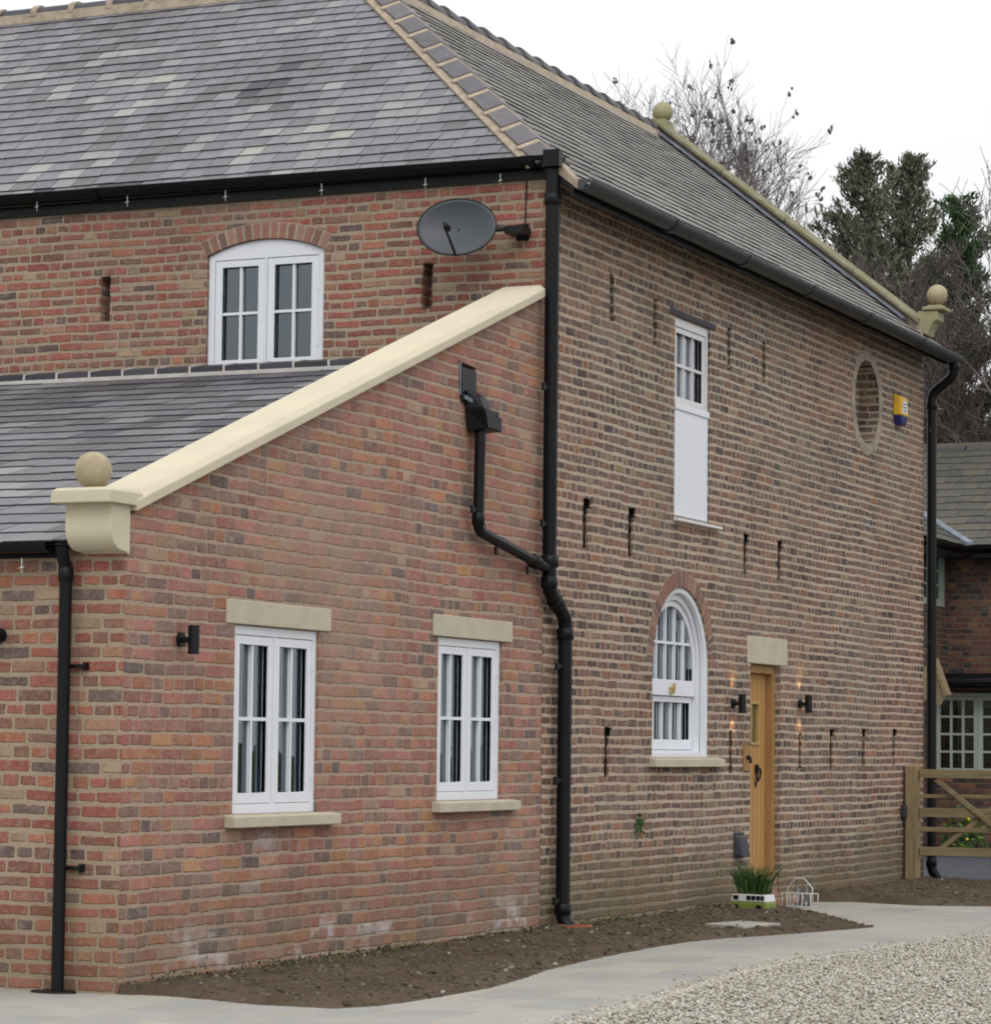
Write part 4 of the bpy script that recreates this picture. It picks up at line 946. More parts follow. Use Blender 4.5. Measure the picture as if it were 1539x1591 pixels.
def foot_():
    b_ = MB(); n = 20; b_.prism([(-.375+.15*math.cos(2*PI*i/n), -.09+.085*math.sin(2*PI*i/n), .001) for i in range(n)], [(-.375+.14*math.cos(2*PI*i/n), -.09+.078*math.sin(2*PI*i/n), .012) for i in range(n)]); return b_
pipe_thing('slim black drainpipe below the stone kneeler on the low front wall',
    smoothpath([(-.362, -.12, 2.56), (-.362, -.11, 2.50), (-.362, -.07, 2.44), (-.362, -.07, .005)]), .037,
    [], [((-.362, -.07, 2.40), (0, 0, 1), .044)], loc=(-.362, -.07, 0),
    extra=lambda P_: [P_(mkb(z), 'bracket', bevel=.003) for z in (1.87, .71)]+[P_(foot_(), 'foot_plate', bevel=.004)])
pipe_thing('black drainpipe with swan neck down the far corner beside the gate',
    smoothpath([(.325, 16.56, 5.70), (.325, 16.57, 5.52), (.075, 16.575, 5.33), (.075, 16.575, 5.15), (.075, 16.575, .16), (.14, 16.60, .06)]), .052,
    [((.075, 16.56, z), 0, .12) for z in (4.92, 2.62, .35)],
    [((.075, 16.575, 5.20), (0, 0, 1), .06), ((.325, 16.565, 5.62), (0, 0, 1), .062), ((.075, 16.575, .24), (0, 0, 1), .06)], loc=(.075, 16.575, 0))

# ================================================================= WALL LAMPS
def wall_lamp(P, u, z, label, lit):
    base = Vector(P(u, z, 0)); t = empty('wall_lamp', base); tag(t, label, 'wall lamp', 'black tube wall lamps')
    def pp(mb, name, mat, **k):
        o = mb.build(name, mat, t, **k); o.matrix_parent_inverse = Matrix.Translation(-base); return o
    mb = MB(); c = Vector(P(u, z, .095)); n = 24; r, ri, hh = .034, .030, .085
    lp0 = [(math.cos(2*PI*i/n), math.sin(2*PI*i/n)) for i in range(n)]
    V = []; 
    for (rr, zz) in ((ri, -hh+.03), (ri, -hh), (r, -hh), (r, hh), (ri, hh), (ri, hh-.03)): V += [(c.x+rr*a, c.y+rr*b_, c.z+zz) for a, b_ in lp0]
    fcs = []
    for k in range(5):
        for i in range(n): fcs.append((k*n+i, k*n+(i+1) % n, (k+1)*n+(i+1) % n, (k+1)*n+i))
    fcs.append(tuple(range(n))); fcs.append(tuple(range(5*n, 6*n))[::-1])
    mb.add(V, fcs); pp(mb, 'tube_body', M_blackpl, smooth=True, auto=40)
    mb = MB(); mb.tube([P(u, z, .0), P(u, z, .022)], .042, 24); mb.tube([P(u, z, .02), P(u, z, .07)], .018, 12); pp(mb, 'wall_mount', M_blackpl, smooth=True, auto=40)
    if lit:
        for sg in (1, -1):
            mb = MB(); mb.tube([(c.x, c.y, c.z+sg*(hh-.028)), (c.x, c.y, c.z+sg*(hh-.018))], .024, 16); pp(mb, 'lit_bulb', M_bulb)
            li = bpy.data.lights.new('lamp_beam', 'SPOT'); li.energy = 2.0; li.color = (1, .60, .20); li.spot_size = math.radians(60); li.spot_blend = .5; li.shadow_soft_size = .02
            lo = bpy.data.objects.new('lamp_beam', li); COL.objects.link(lo); lo.parent = t
            lo.location = Vector((c.x, c.y, c.z+sg*(hh+.004)))-base+Vector((-.01, 0, 0)); lo.rotation_euler = (0, 0, 0) if sg < 0 else (PI, 0, 0)
            dirv = Vector((-.55, 0, sg)); lo.rotation_euler = (-dirv).to_track_quat('Z', 'Y').to_euler()
wall_lamp(PS, .62, 2.045, 'unlit black tube wall lamp left of the first low casement window', False)
wall_lamp(PF, -.845, 2.05, 'unlit black tube wall lamp on the low front wall at the picture edge', False)
wall_lamp(PS, 10.37, 1.84, 'lit black tube wall lamp between the arched window and the oak door', True)
wall_lamp(PS, 12.26, 1.87, 'lit black tube wall lamp right of the oak door', True)

def thing(name, loc, label, cat, group=None):
    t = empty(name, loc); tag(t, label, cat, group)
    def pp(mb, nm, mat, parent=None, **k):
        o = mb.build(nm, mat, parent or t, **k)
        if parent is None: o.matrix_parent_inverse = Matrix.Translation(-Vector(loc))
        return o
    return t, pp
# alarm box
t, pp = thing('alarm_box', (0, 15.5, 5.03), 'yellow and dark blue burglar alarm box on the side wall near the round opening', 'alarm box')
mb = MB(); mb.prism([(0, 15.36, 4.97), (0, 15.66, 4.97), (0, 15.66, 5.2), (0, 15.36, 5.2)], [(.085, 15.38, 4.97), (.085, 15.64, 4.97), (.075, 15.64, 5.17), (.075, 15.38, 5.17)]); pp(mb, 'cover', M_yellow, bevel=.012)
mb = MB(); mb.prism([(0, 15.36, 4.97), (0, 15.66, 4.97), (0, 15.62, 4.87), (0, 15.40, 4.87)], [(.085, 15.38, 4.968), (.085, 15.64, 4.968), (.07, 15.60, 4.88), (.07, 15.42, 4.88)]); pp(mb, 'base', M_blue, bevel=.006)
mb = MB(); mb.fbox(PS, 15.44, 15.58, 5.0, 5.12, .0835, .0868); pp(mb, 'sticker', M_white)
mb = MB()
for zz in (5.015, 5.05, 5.085): mb.fbox(PS, 15.46, 15.56, zz, zz+.016, .0869, .0878)
pp(mb, 'print', M_blue)
# vent cowl
t, pp = thing('vent_cowl', (0, 10.6, .56), 'dark grey plastic vent cowl low on the wall left of the oak door', 'vent cowl')
mb = MB(); mb.prism([(0, 10.44, .49), (0, 10.66, .49), (0, 10.66, .67), (0, 10.44, .67)], [(.09, 10.46, .47), (.09, 10.64, .47), (.05, 10.64, .66), (.05, 10.46, .66)]); pp(mb, 'hood', M_greypl, bevel=.012)
mb = MB(); mb.fbox(PS, 10.42, 10.68, .46, .69, 0, .012); pp(mb, 'back_plate', M_greypl, bevel=.003)
# doorbell
t, pp = thing('doorbell', (0, 10.72, 1.36), 'small wooden doorbell plate with dark bell pull beside the oak door', 'doorbell')
mb = MB(); mb.fbox(PS, 10.66, 10.80, 1.24, 1.47, 0, .018); pp(mb, 'back_plate', M_oakfr, bevel=.004)
mb = MB(); mb.tube([PS(10.73, 1.36, .018), PS(10.73, 1.36, .05)], [.022, .016], 14); mb.tube([PS(10.73, 1.36, .05), PS(10.73, 1.31, .05)], .012, 10); pp(mb, 'bell_pull', M_black, smooth=True)
# satellite dish
dc = Vector((-.60, 5.72, 5.405)); t, pp = thing('satellite_dish', (-.2, D1, 5.39), 'dark grey oval satellite dish on the upper front wall under the eaves', 'satellite dish')
ax = Vector((.22, -1, .22)).normalized(); side = ax.cross(Vector((0, 0, 1))).normalized(); upd = side.cross(ax)*1
side = -side if side.x < 0 else side; upd = upd if upd.z > 0 else -upd
mb = MB(); A, B, dep = .31, .232, .055; nr_, nn = 10, 48
V = []; Fc = []
for i in range(nr_+1):
    rr = i/nr_
    for k in range(nn): th = 2*PI*k/nn; V.append(dc+side*A*rr*math.cos(th)+upd*B*rr*math.sin(th)+ax*(dep*rr*rr-dep))
for i in range(nr_):
    for k in range(nn): Fc.append((i*nn+k, i*nn+(k+1) % nn, (i+1)*nn+(k+1) % nn, (i+1)*nn+k))
mb.add(V, Fc)
dish = pp(mb, 'dish', M_dish, smooth=True, fix=False); sm = dish.modifiers.new('t', 'SOLIDIFY'); sm.thickness = .008; sm.offset = 0
mb = MB(); mb.tube([dc+side*A*math.cos(2*PI*k/48)+upd*B*math.sin(2*PI*k/48) for k in range(49)], .006, 6); mb.build('rim', M_blackpl, dish, smooth=True)
lnb = dc+ax*.26-upd*.10-side*.02
mb = MB(); mb.tube([dc-upd*B*.98-ax*.01, dc-upd*B*.9+ax*.06, lnb-upd*.03], [.011, .011, .010], 8); ah = pp(mb, 'feed_arm', M_blackpl, smooth=True)
mb = MB(); mb.tube([lnb+ax*.05, lnb, lnb-ax*.045], [.018, .022, .028], 14); pp(mb, 'receiver', M_blackpl, smooth=True, auto=40)
mb = MB(); wp = Vector((-.19, D1-.02, 5.40)); mb.tube([dc-ax*.06, dc-ax*.10+side*.08, wp+Vector((-.05, -.14, 0)), wp], .017, 10); mb.box((-.25, D1-.012, 5.33), (-.15, D1, 5.46)); mb.box((-.27, D1-.20, 5.36), (-.13, D1-.012, 5.42)); pp(mb, 'wall_bracket', M_blackpl, smooth=True, auto=40)
mb = MB(); mb.tube(smoothpath([(-.16, D1-.10, 5.43), (-.175, D1-.012, 5.47), (-.172, D1-.012, 5.80), (-.172, D1-.03, 5.86)]), .0055, 6)
tag(mb.build('aerial_cable', M_blackpl, smooth=True), 'thin dark cable running up the wall from dish to gutter', 'cable')
mb = MB(); mb.tube([(-.70, D1-.006, 5.2), (-.705, D1-.006, 5.16)], .004, 5)
# hooks under gutters
hk = None
names = ['clear gutter light clip above the left end of the upper front wall', 'clear gutter light clip above the left wall slot', 'clear gutter light clip above the upper casement window', 'clear gutter light clip above right corner of the casement arch', 'clear gutter light clip above the right wall slot', 'clear gutter light clip above the satellite dish']
for i, (x, z) in enumerate([(-4.545, 5.858), (-3.675, 5.84), (-2.76, 5.822), (-1.89, 5.816), (-.98, 5.80), (-.34, 5.79)]):
    loc = Vector((x, D1-.13, z+.0))
    if hk is None:
        hk = MB(); hk.tube([(0, 0, .07), (0, 0, -.05)], .0035, 6); hk.tube([(-.022, -.01, -.008), (.022, .0, .004)], .004, 6); hk.ball((0, 0, .0), .009, 8, 6); hk.tube([(0, 0, -.02), (0, .012, -.05)], .003, 5)
        hk = hk.build('gutter_clip', M_hook, smooth=True); o = hk
    else: o = hk.copy(); COL.objects.link(o)
    o.location = loc; o.scale = (.75, .75, .75); tag(o, names[i], 'gutter clip', 'clear clips hanging below the gutters')
o = hk.copy(); COL.objects.link(o); o.location = (-.62, -.14, 2.44); o.scale = (.75, .75, .75); tag(o, 'clear gutter light clip under the low wing gutter left of the slim drainpipe', 'gutter clip', 'clear clips hanging below the gutters')

# ================================================================= SMALL THINGS ON THE GROUND
# drain gully
mb = MB(); n = 28; cx, cy = .20, 6.28
for (r0_, r1_, z0_, z1_) in ((.13, .10, .0, .085),):
    V = []
    for rr, zz in ((.135, .0), (.14, .075), (.13, .09), (.10, .09), (.09, .06), (.085, .01)): V += [(cx+rr*math.cos(2*PI*i/n), cy+rr*math.sin(2*PI*i/n), zz) for i in range(n)]
    mb.add(V, [(k*n+i, k*n+(i+1) % n, (k+1)*n+(i+1) % n, (k+1)*n+i) for k in range(5) for i in range(n)])
tag(mb.build('drain_gully', M_terra, smooth=True, fix=True), 'round terracotta drain gully in the soil under the thick corner drainpipe', 'drain')
# stone slab in soil
mb = MB(); q = [(1.20, 7.28), (1.32, 7.83), (.93, 7.98), (.82, 7.45)]
mb.prism([(x, y, .015) for x, y in q], [(x, y, .062) for x, y in q]); tag(mb.build('stone_slab', M_pave, bevel=.006), 'single loose pale stone slab lying in the soil bed', 'slab')
rr = random.Random(77); mb = MB()
for i in range(1500):
    yy = rr.uniform(.3, 10.4); xx = .03+rr.expovariate(1/.10); dens = mnoise.noise((yy*1.3, 3.0, 0))
    if xx > 1.0 or dens < rr.uniform(-.3, .25): continue
    p = Vector((xx, yy, .058+rr.uniform(0, .035)-xx*.02)); a = Vector((rr.gauss(0, 1), rr.gauss(0, 1), abs(rr.gauss(0, .8)))).normalized()*rr.uniform(.008, .022); c = a.orthogonal().normalized()*.007
    mb.add([p-a-c, p+a*.3-c*1.2, p+a, p-a*.2+c*1.2], [(0, 1, 2, 3)], 0, rr.random())
tag(mb.build('moss_and_weeds', M_mossy, fix=False), 'patchy low moss and seedling weeds on the soil at the foot of the house wall', 'weeds', kind='stuff')
# camper van planter (rotate to face camera roughly): local coords
pl_ang = math.radians(-14); PLc = Vector((.40, 9.80, .035))
t, pp = thing('camper_planter', tuple(PLc), 'lime green and white camper van shaped planter beside the door', 'planter')
MR = Matrix.Translation(PLc) @ Matrix.Rotation(pl_ang, 4, 'Z')
def lbox(mb, a, b_, mi=0, taper=0):
    x0, y0, z0 = a; x1, y1, z1 = b_; tp = taper
    vs = [(x0, y0, z0), (x1, y0, z0), (x1, y1, z0), (x0, y1, z0), (x0+tp, y0+tp*.4, z1), (x1-tp*.6, y0+tp*.4, z1), (x1-tp*.6, y1-tp*.4, z1), (x0+tp, y1-tp*.4, z1)]
    mb.add([MR @ Vector(v) for v in vs], [(0, 3, 2, 1), (4, 5, 6, 7), (0, 1, 5, 4), (1, 2, 6, 5), (2, 3, 7, 6), (3, 0, 4, 7)], mi)
mb = MB(); lbox(mb, (-.18, -.085, .01), (.19, .085, .085)); pp(mb, 'lower_body', M_lime, bevel=.012)
mb = MB(); lbox(mb, (-.175, -.082, .086), (.185, .082, .15), 0, .018); pp(mb, 'upper_body', M_whitewarm, bevel=.006)
for i, (a, c) in enumerate([(-.145, -.095), (-.01, .03), (.04, .078), (.088, .126), (.134, .166)]):
    mb = MB(); lbox(mb, (a, -.084, .10), (c, -.074, .138)); pp(mb, 'window', M_blackpl)
for xx in (-.12, .12):
    for yy in (-.088, .088): mb = MB(); mb.tube([MR @ Vector((xx, yy-.012, .03)), MR @ Vector((xx, yy+.012, .03))], .032, 16); pp(mb, 'wheel', M_blackpl, smooth=True, auto=40)
mb = MB(); lbox(mb, (-.15, -.07, .12), (.165, .07, .156)); pp(mb, 'potting_soil', M_soil)
rr = random.Random(5); mb = MB()
for i in range(230):
    bx_, by_ = rr.uniform(-.13, .15), rr.uniform(-.055, .055); b0 = MR @ Vector((bx_, by_, .15)); hgt = rr.uniform(.14, .27)
    d = Vector((bx_*.55+rr.gauss(0, .03), by_*.5+rr.gauss(0, .03), 0)); d = Matrix.Rotation(pl_ang, 3, 'Z') @ d; wv = Vector((rr.gauss(0, 1), rr.gauss(0, 1), 0)).normalized()*.0055
    p1 = b0+d*.5+Vector((0, 0, hgt*.6)); p2 = b0+d*1.3+Vector((0, 0, hgt))
    tn = rr.random()
    mb.add([b0-wv, b0+wv, p1+wv*.9, p1-wv*.9, p2+wv*.3, p2-wv*.3], [(0, 1, 2, 3), (3, 2, 4, 5)], 0, tn)
tag(mb.build('daffodil_plant', M_leafg, fix=False), 'clump of upright green daffodil leaves growing in the camper planter', 'plant')
# wire milk bottle carrier, house shaped ends
WC = Vector((.335, 11.3, .0)); t, pp = thing('wire_bottle_carrier', tuple(WC), 'white wire bottle carrier with pointed ends on the paving right of the door', 'bottle carrier')
WM = Matrix.Translation(WC) @ Matrix.Rotation(math.radians(-16), 4, 'Z'); wp_ = lambda *a: WM @ Vector(a)
mb = MB(); r = .0042
for z in (.01, .13):
    mb.tube([wp_(-.155, -.06, z), wp_(.155, -.06, z), wp_(.155, .06, z), wp_(-.155, .06, z), wp_(-.155, -.06, z)], r, 6)
for x in (-.155, -.105, -.02, .07, .155):
    for y in (-.06, .06):
        mb.tube([wp_(x, y, .01), wp_(x, y, .13)], r, 6)
for x in (-.155, -.075, 0, .075, .155): mb.tube([wp_(x, -.06, .01), wp_(x, .06, .01)], r*.8, 5)
pp(mb, 'basket', M_wire, smooth=True)
mb = MB(); mb.tube([wp_(-.135, 0, .01), wp_(-.135, 0, .17), wp_(-.05, 0, .26), wp_(.045, 0, .262), wp_(.135, 0, .18), wp_(.135, 0, .01)], r*1.25, 8); pp(mb, 'handle', M_wire, smooth=True)
for i, (xx, lb) in enumerate([(-.03, 'left of two clear glass milk bottles in the wire carrier'), (.065, 'right of two clear glass milk bottles in the wire carrier')]):
    c = wp_(xx, 0, .015); mb = MB(); pr = [(.0, .033), (.10, .034), (.135, .026), (.165, .016), (.185, .018)]
    mb.tube([(c.x, c.y, c.z+h) for h, _ in pr], [q for _, q in pr], 18, caps=True); tag(mb.build('milk_bottle', M_bottle, smooth=True), lb, 'bottle', 'milk bottles in the wire carrier')
# small weed in the wall
mb = MB()
for i in range(26):
    p = Vector((.02, 8.1+rr.gauss(0, .05), .83+rr.gauss(0, .05))); a = Vector((rr.gauss(0, .012), rr.gauss(0, .02), rr.gauss(0, .02))); c = a.orthogonal().normalized()*.008
    mb.add([p-a-c, p+a-c, p+a+c, p-a+c], [(0, 1, 2, 3)], 0, rr.random())
mb.tube([(0.0, 8.13, .70), (.03, 8.11, .84)], .004, 5, 0, .2)
tag(mb.build('wall_weed', M_shrub, fix=False), 'tiny weed growing out of the wall joints below the arched window', 'weed')

# ================================================================= GATE
t, pp = thing('gate_post', (.09, 15.8, 0), 'square weathered timber gate post against the far end of the side wall', 'gate post')
mb = MB(); mb.prism([(.03, 15.72, -.1), (.16, 15.72, -.1), (.16, 15.86, -.1), (.03, 15.86, -.1)], [(.03, 15.72, 1.275), (.16, 15.72, 1.275), (.16, 15.86, 1.30), (.03, 15.86, 1.30)]); pp(mb, 'post', M_post, bevel=.008)
mb = MB(); mb.box((.0, 15.64, .74), (.06, 15.715, .86)); pp(mb, 'latch', M_greypl, bevel=.006)
t, pp = thing('field_gate', (.2, 15.8, 0), 'five bar timber field gate beside the post in front of the far drainpipe', 'gate')
GX0, GX1 = .175, 3.4
mb = MB(); mb.box((GX0, 15.76, 1.155), (GX1, 15.83, 1.245)); pp(mb, 'top_rail', M_rail, bevel=.005)
for (a, c, d) in ((.945, .985, .03), (.745, .84, .045), (.59, .64, .03), (.34, .43, .045)):
    mb = MB(); mb.box((GX0, 15.80-d/2+(.02 if d < .04 else 0), a), (GX1, 15.80+d/2, c)); pp(mb, 'rail', M_rail, bevel=.004)
for sg in (1, -1):
    mb = MB(); d = .035
    z0_, z1_ = (1.13, .40) if sg > 0 else (.40, 1.13); x0_, x1_ = .36, 1.30; yy = 15.765 if sg > 0 else 15.828
    mb.prism([(x0_-.03, yy-.012, z0_), (x0_+.05, yy-.012, z0_), (x0_+.05, yy+.012, z0_), (x0_-.03, yy+.012, z0_)], [(x1_-.03, yy-.012, z1_), (x1_+.05, yy-.012, z1_), (x1_+.05, yy+.012, z1_), (x1_-.03, yy+.012, z1_)]); pp(mb, 'brace', M_rail, bevel=.003)
mb = MB(); mb.box((GX0-.0, 15.757, .33), (GX0+.075, 15.835, 1.154)); pp(mb, 'stile', M_post, bevel=.005) if 0 else None

# ================================================================= NEIGHBOUR HOUSE
nb = empty('cottage', (-1, 27.6, 0)); tag(nb, 'dark brick cottage with mossy stone tile roof seen behind the far corner', 'house')
def np_(mb, nm, mat, parent=None, **k):
    o = mb.build(nm, mat, parent or nb, **k)
    if parent is None: o.matrix_parent_inverse = Matrix.Translation(-nb.location)
    return o
NX, NY = -2.79, 27.6
mb = MB(); mb.box((NX, NY, -.1), (8, NY+.3, 4.42)); np_(mb, 'wall', M_nb)
mb = MB(); PW = lambda u, z, w: (NX+w, u, z)
addfill(mb, PW, [rect(24.9, NY, -.1, 4.42), rect(26.0, 27.45, 3.52, 4.38)], -.3, .3)
mb.box((-8, 24.9, -.1), (NX-.302, 25.2, 4.42)); o = np_(mb, 'wall', M_nb); o['label'] = 'short projecting wing wall of the cottage'
o = None
def nbwin(P, u0, u1, z0, z1, leaf, nc, nr, lab):
    b = MB(); fr, st = .05, .05; lw = (u1-u0-2*fr-.02*(leaf-1))/leaf; inner = [rect(u0+fr+i*(lw+.02), u0+fr+i*(lw+.02)+lw, z0+fr, z1-fr) for i in range(leaf)]
    addfill(b, P, [rect(u0, u1, z0, z1)]+inner, -.10, .09); o = np_(b, 'window', M_sage); o['label'] = lab
    for q in inner:
        a, c, d, e = q[0][0]+.003, q[1][0]-.003, q[0][1]+.003, q[2][1]-.003
        b = MB(); addfill(b, P, [rect(a, c, d, e)]+[rect(*p) for p in panes(a+st, c-st, d+st, e-st, nc, nr, .03)], -.07, .045)
        x_ = b.build('sash', M_sage, o); x_.matrix_parent_inverse = Matrix.Translation(-nb.location) if 0 else Matrix()
        b = MB(); b.fbox(P, a+.01, c-.01, d+.01, e-.01, -.06, -.055); b.build('glass_pane', M_glass, o)
nbwin(PW, 26.02, 27.43, 3.54, 4.36, 1, 2, 3, 'pale green upper casement in the wing wall')
PB = lambda u, z, w: (u, 26.45-w, z)
mb = MB(); addfill(mb, PB, [rect(NX+.003, 3.0, -.1, 2.35), rect(-2.72, -.75, 1.08, 2.29)], -.25, .25); o = np_(mb, 'wall', M_nb); o['label'] = 'low bay wall with the wide window'
mb = MB(); mb.box((NX+.003, 26.702, 1.2), (3, NY-.3, 2.3)) if 0 else None
nbwin(PB, -2.70, -.77, 1.10, 2.27, 3, 3, 4, 'wide pale green window with many small panes')
mb = MB(); mb.box((-2.6, 26.2, 2.36), (3.0, 27.58, 2.42)); mb.box((-2.45, 26.14, 2.36), (3.0, 26.2, 2.54)); mb.tube([(-2.45, 26.11, 2.42), (3, 26.11, 2.42)], .055, 10)
o = np_(mb, 'bay_roof', M_black); o['label'] = 'black fascia and gutter over the bay window'
mb = MB(); mb.box((-2.55, 26.62, 2.07), (-1.0, 26.66, 2.25)); mb.ball((-1.75, 26.6, 2.13), .07, 10, 8); o = np_(mb, 'window_blind', [M_red]); o.data.materials[0] = M_sage
# porch barge board
mb = MB(); mb.prism([(-2.11, 24.26, 2.70), (-2.07, 24.26, 2.70), (-1.885, 24.26, 2.20), (-1.915, 24.26, 2.16)], [(-2.11, 24.5, 2.70), (-2.07, 24.5, 2.70), (-1.885, 24.5, 2.20), (-1.915, 24.5, 2.16)])
mb.prism([(-2.4, 24.30, 2.50), (-2.05, 24.30, 2.50), (-1.925, 24.30, 2.16), (-1.99, 24.30, 2.05), (-2.4, 24.30, 2.20)], [(-2.4, 24.33, 2.50), (-2.05, 24.33, 2.50), (-1.925, 24.33, 2.16), (-1.99, 24.33, 2.05), (-2.4, 24.33, 2.20)])
mb.box((-3.3, 24.335, 2.50), (-2.12, 24.897, 2.58)); mb.box((-3.3, 24.80, 1.9), (-3.2, 24.898, 2.498))
o = np_(mb, 'porch_canopy', M_rail); o['label'] = 'timber edge of a small porch canopy'
# roofs
NSL = .49; mb = MB()
slates(mb, (-6.0, NY-.32, 4.40), (1, 0, 0), (0, 1, NSL), 13, 3.62/math.cos(math.atan(NSL)), .40, .285, random.Random(3), thick=.03, jag=.02)
r1_ = np_(mb, 'stone_roof', M_stonetile)
mb = MB(); mb.add([(-6.0, NY-.3, 4.38), (8, NY-.3, 4.38), (8, 31.0, 6.12), (-6.0, 31.0, 6.12)], [(0, 1, 2, 3)]); mb.add([(-8, 31.0, 6.12), (8, 31.0, 6.12), (8, 34.5, 4.4), (-8, 34.5, 4.4)], [(0, 1, 2, 3)])
mb.add([(NX+.36, 24.7, 4.34), (NX+.36, 27.4, 4.34), (-5.5, 29.0, 5.98), (-5.5, 24.7, 5.98)], [(0, 1, 2, 3)])
np_(mb, 'roof_deck', M_stonetile, fix=False)
mb = MB(); slates(mb, (NX+.40, NY+.2, 4.38), (0, -1, 0), (-1, 0, NSL+.05), 3.2, 3.0, .42, .30, random.Random(8), thick=.03, jag=.02); np_(mb, 'wing_roof', M_stonetile)
mb = MB(); x = -6
while x < 8: halfround(mb, (x, 30.95, 6.13), (x+.5, 30.95, 6.13), .14, 0, rnd.random()); x += .52
np_(mb, 'ridge_tiles', M_stonetile)
mb = MB(); mb.prism([(-2.40, 27.16, 4.43), (-2.30, 27.20, 4.43), (-2.30, 27.2, 4.47), (-2.40, 27.16, 4.47)], [(-4.3, 29.1, 5.42), (-4.14, 29.16, 5.42), (-4.14, 29.16, 5.46), (-4.3, 29.1, 5.46)]); np_(mb, 'valley_lead', M_lead)
mb = MB(); gutter(mb, (-2.35, NY-.36, 4.40), (8, NY-.36, 4.39), (0, -1, 0), .06); mb.box((NX+.40, 27.2, 4.24), (8, 27.58, 4.30)); gutter(mb, (NX+.44, 24.7, 4.36), (NX+.44, 27.2, 4.39), (1, 0, 0), .06); mb.box((NX, 24.7, 4.24), (NX+.4, 27.2, 4.29))
o = np_(mb, 'gutter', M_black)
# shrub with flowers under bay window
def shrub(name, c, r, n, mat, lab, leaf=.05, seed=1, flowers=0):
    rr = random.Random(seed); mb = MB()
    for i in range(n):
        d = Vector((rr.gauss(0, 1), rr.gauss(0, 1), rr.gauss(0, 1))).normalized()*rr.random()**.4
        p = Vector(c)+Vector((d.x*r[0], d.y*r[1], abs(d.z)*r[2])); a = Vector((rr.gauss(0, 1), rr.gauss(0, 1), rr.gauss(0, 1))).normalized(); b_ = a.orthogonal().normalized()
        l = leaf*rr.uniform(.6, 1.3); mb.add([p-a*l, p-b_*l*.4, p+a*l, p+b_*l*.4], [(0, 1, 2, 3)], 0, rr.random())
    for i in range(flowers):
        p = Vector(c)+Vector((rr.uniform(-r[0], r[0]), -r[1]*.9, rr.uniform(.3, 1)*r[2])); mb.ball(p, .022, 6, 5, 1)
    tag(mb.build(name, [mat, M_flower], fix=False), lab, 'shrub')
shrub('flowering_shrub', (-2.05, 25.75, .0), (.35, .3, .75), 420, M_shrub, 'bright green shrub with yellow flowers below the cottage bay window', seed=3, flowers=3)
shrub('low_shrub', (-1.2, 25.9, .0), (.45, .25, .42), 420, M_ivy, 'low dark green shrub right of the flowering one', seed=4)

# ================================================================= TREES
def branch_tree(rng, base, height, spread, levels, first, mb_pts, up=.5, r0=.14, droop=0, kids=(4, 6), minr=.006, twig=.3):
    """collect (points, radii) lists"""
    out_ = []
    def grow(p, d, L, r, lv):
        n = 5; pts = [p.copy()]; rad = [r]; q = p.copy(); dd = d.copy()
        for i in range(n):
            dd = (dd+Vector((rng.gauss(0, .13), rng.gauss(0, .13), rng.gauss(0, .08)+up*.06-droop*.05*lv))).normalized(); q = q+dd*L/n; pts.append(q.copy()); rad.append(max(r*(1-(i+1)/n*.72), minr*.6))
        out_.append((pts, rad, lv))
        if lv >= levels: return
        k = rng.randint(*kids)
        for j in range(k):
            f = first if lv == 0 else .25; t = f+(1-f)*(j+rng.random())/k; i = min(int(t*n), n-1); a = pts[i].lerp(pts[i+1], t*n-i)
            az = rng.uniform(0, 2*PI); perp = dd.orthogonal().normalized(); perp.rotate(Matrix.Rotation(az, 3, dd)) if 0 else None
            perp = Matrix.Rotation(az, 3, dd) @ perp
            ang = rng.uniform(.45, .85)*spread; nd = (dd*math.cos(ang)+perp*math.sin(ang)+Vector((0, 0, up*.35))).normalized()
            grow(a, nd, L*rng.uniform(.45, .68)*(1.1-t*.35), max(rad[i]*.6, minr), lv+1)
    grow(Vector(base), Vector((rng.gauss(0, .04), rng.gauss(0, .04), 1)).normalized(), height, r0, 0)
    return out_
def build_tree(name, lab, base, height, seed, mats, cat='tree', spread=1, levels=4, first=.4, up=.5, r0=.14, kids=(4, 6), minr=.006, seeds=0, droop=0, group='trees behind the houses', scale=1):
    rng = random.Random(seed); br = branch_tree(rng, (0, 0, 0), height, spread, levels, first, None, up, r0, droop, kids, minr)
    t = empty(name, base); tag(t, lab, cat, group)
    a = MB(); c = MB()
    for pts, rad, lv in br:
        (a if lv <= 1 else c).tube(pts, rad, 7 if lv == 0 else (5 if lv == 1 else 3), 0, rng.random(), caps=False)
    a.build('trunk', mats[0], t, smooth=True, fix=False); cr_ = c.build('crown', mats[1], t, fix=False)
    if seeds:
        s_ = MB(); ends = [b_ for b_ in br if b_[2] >= levels-1]
        for i in range(seeds):
            pts = rng.choice(ends)[0]; p = pts[-1]
            for k in range(4): s_.ball(p+Vector((rng.gauss(0, .025), rng.gauss(0, .025), -.04+rng.gauss(0, .04))), rng.uniform(.018, .034), 5, 4, 0, rng.random(), (1, 1, 1.5))
        s_.build('seed_clusters', M_seed, t, fix=False)['kind'] = 'stuff'
    return t
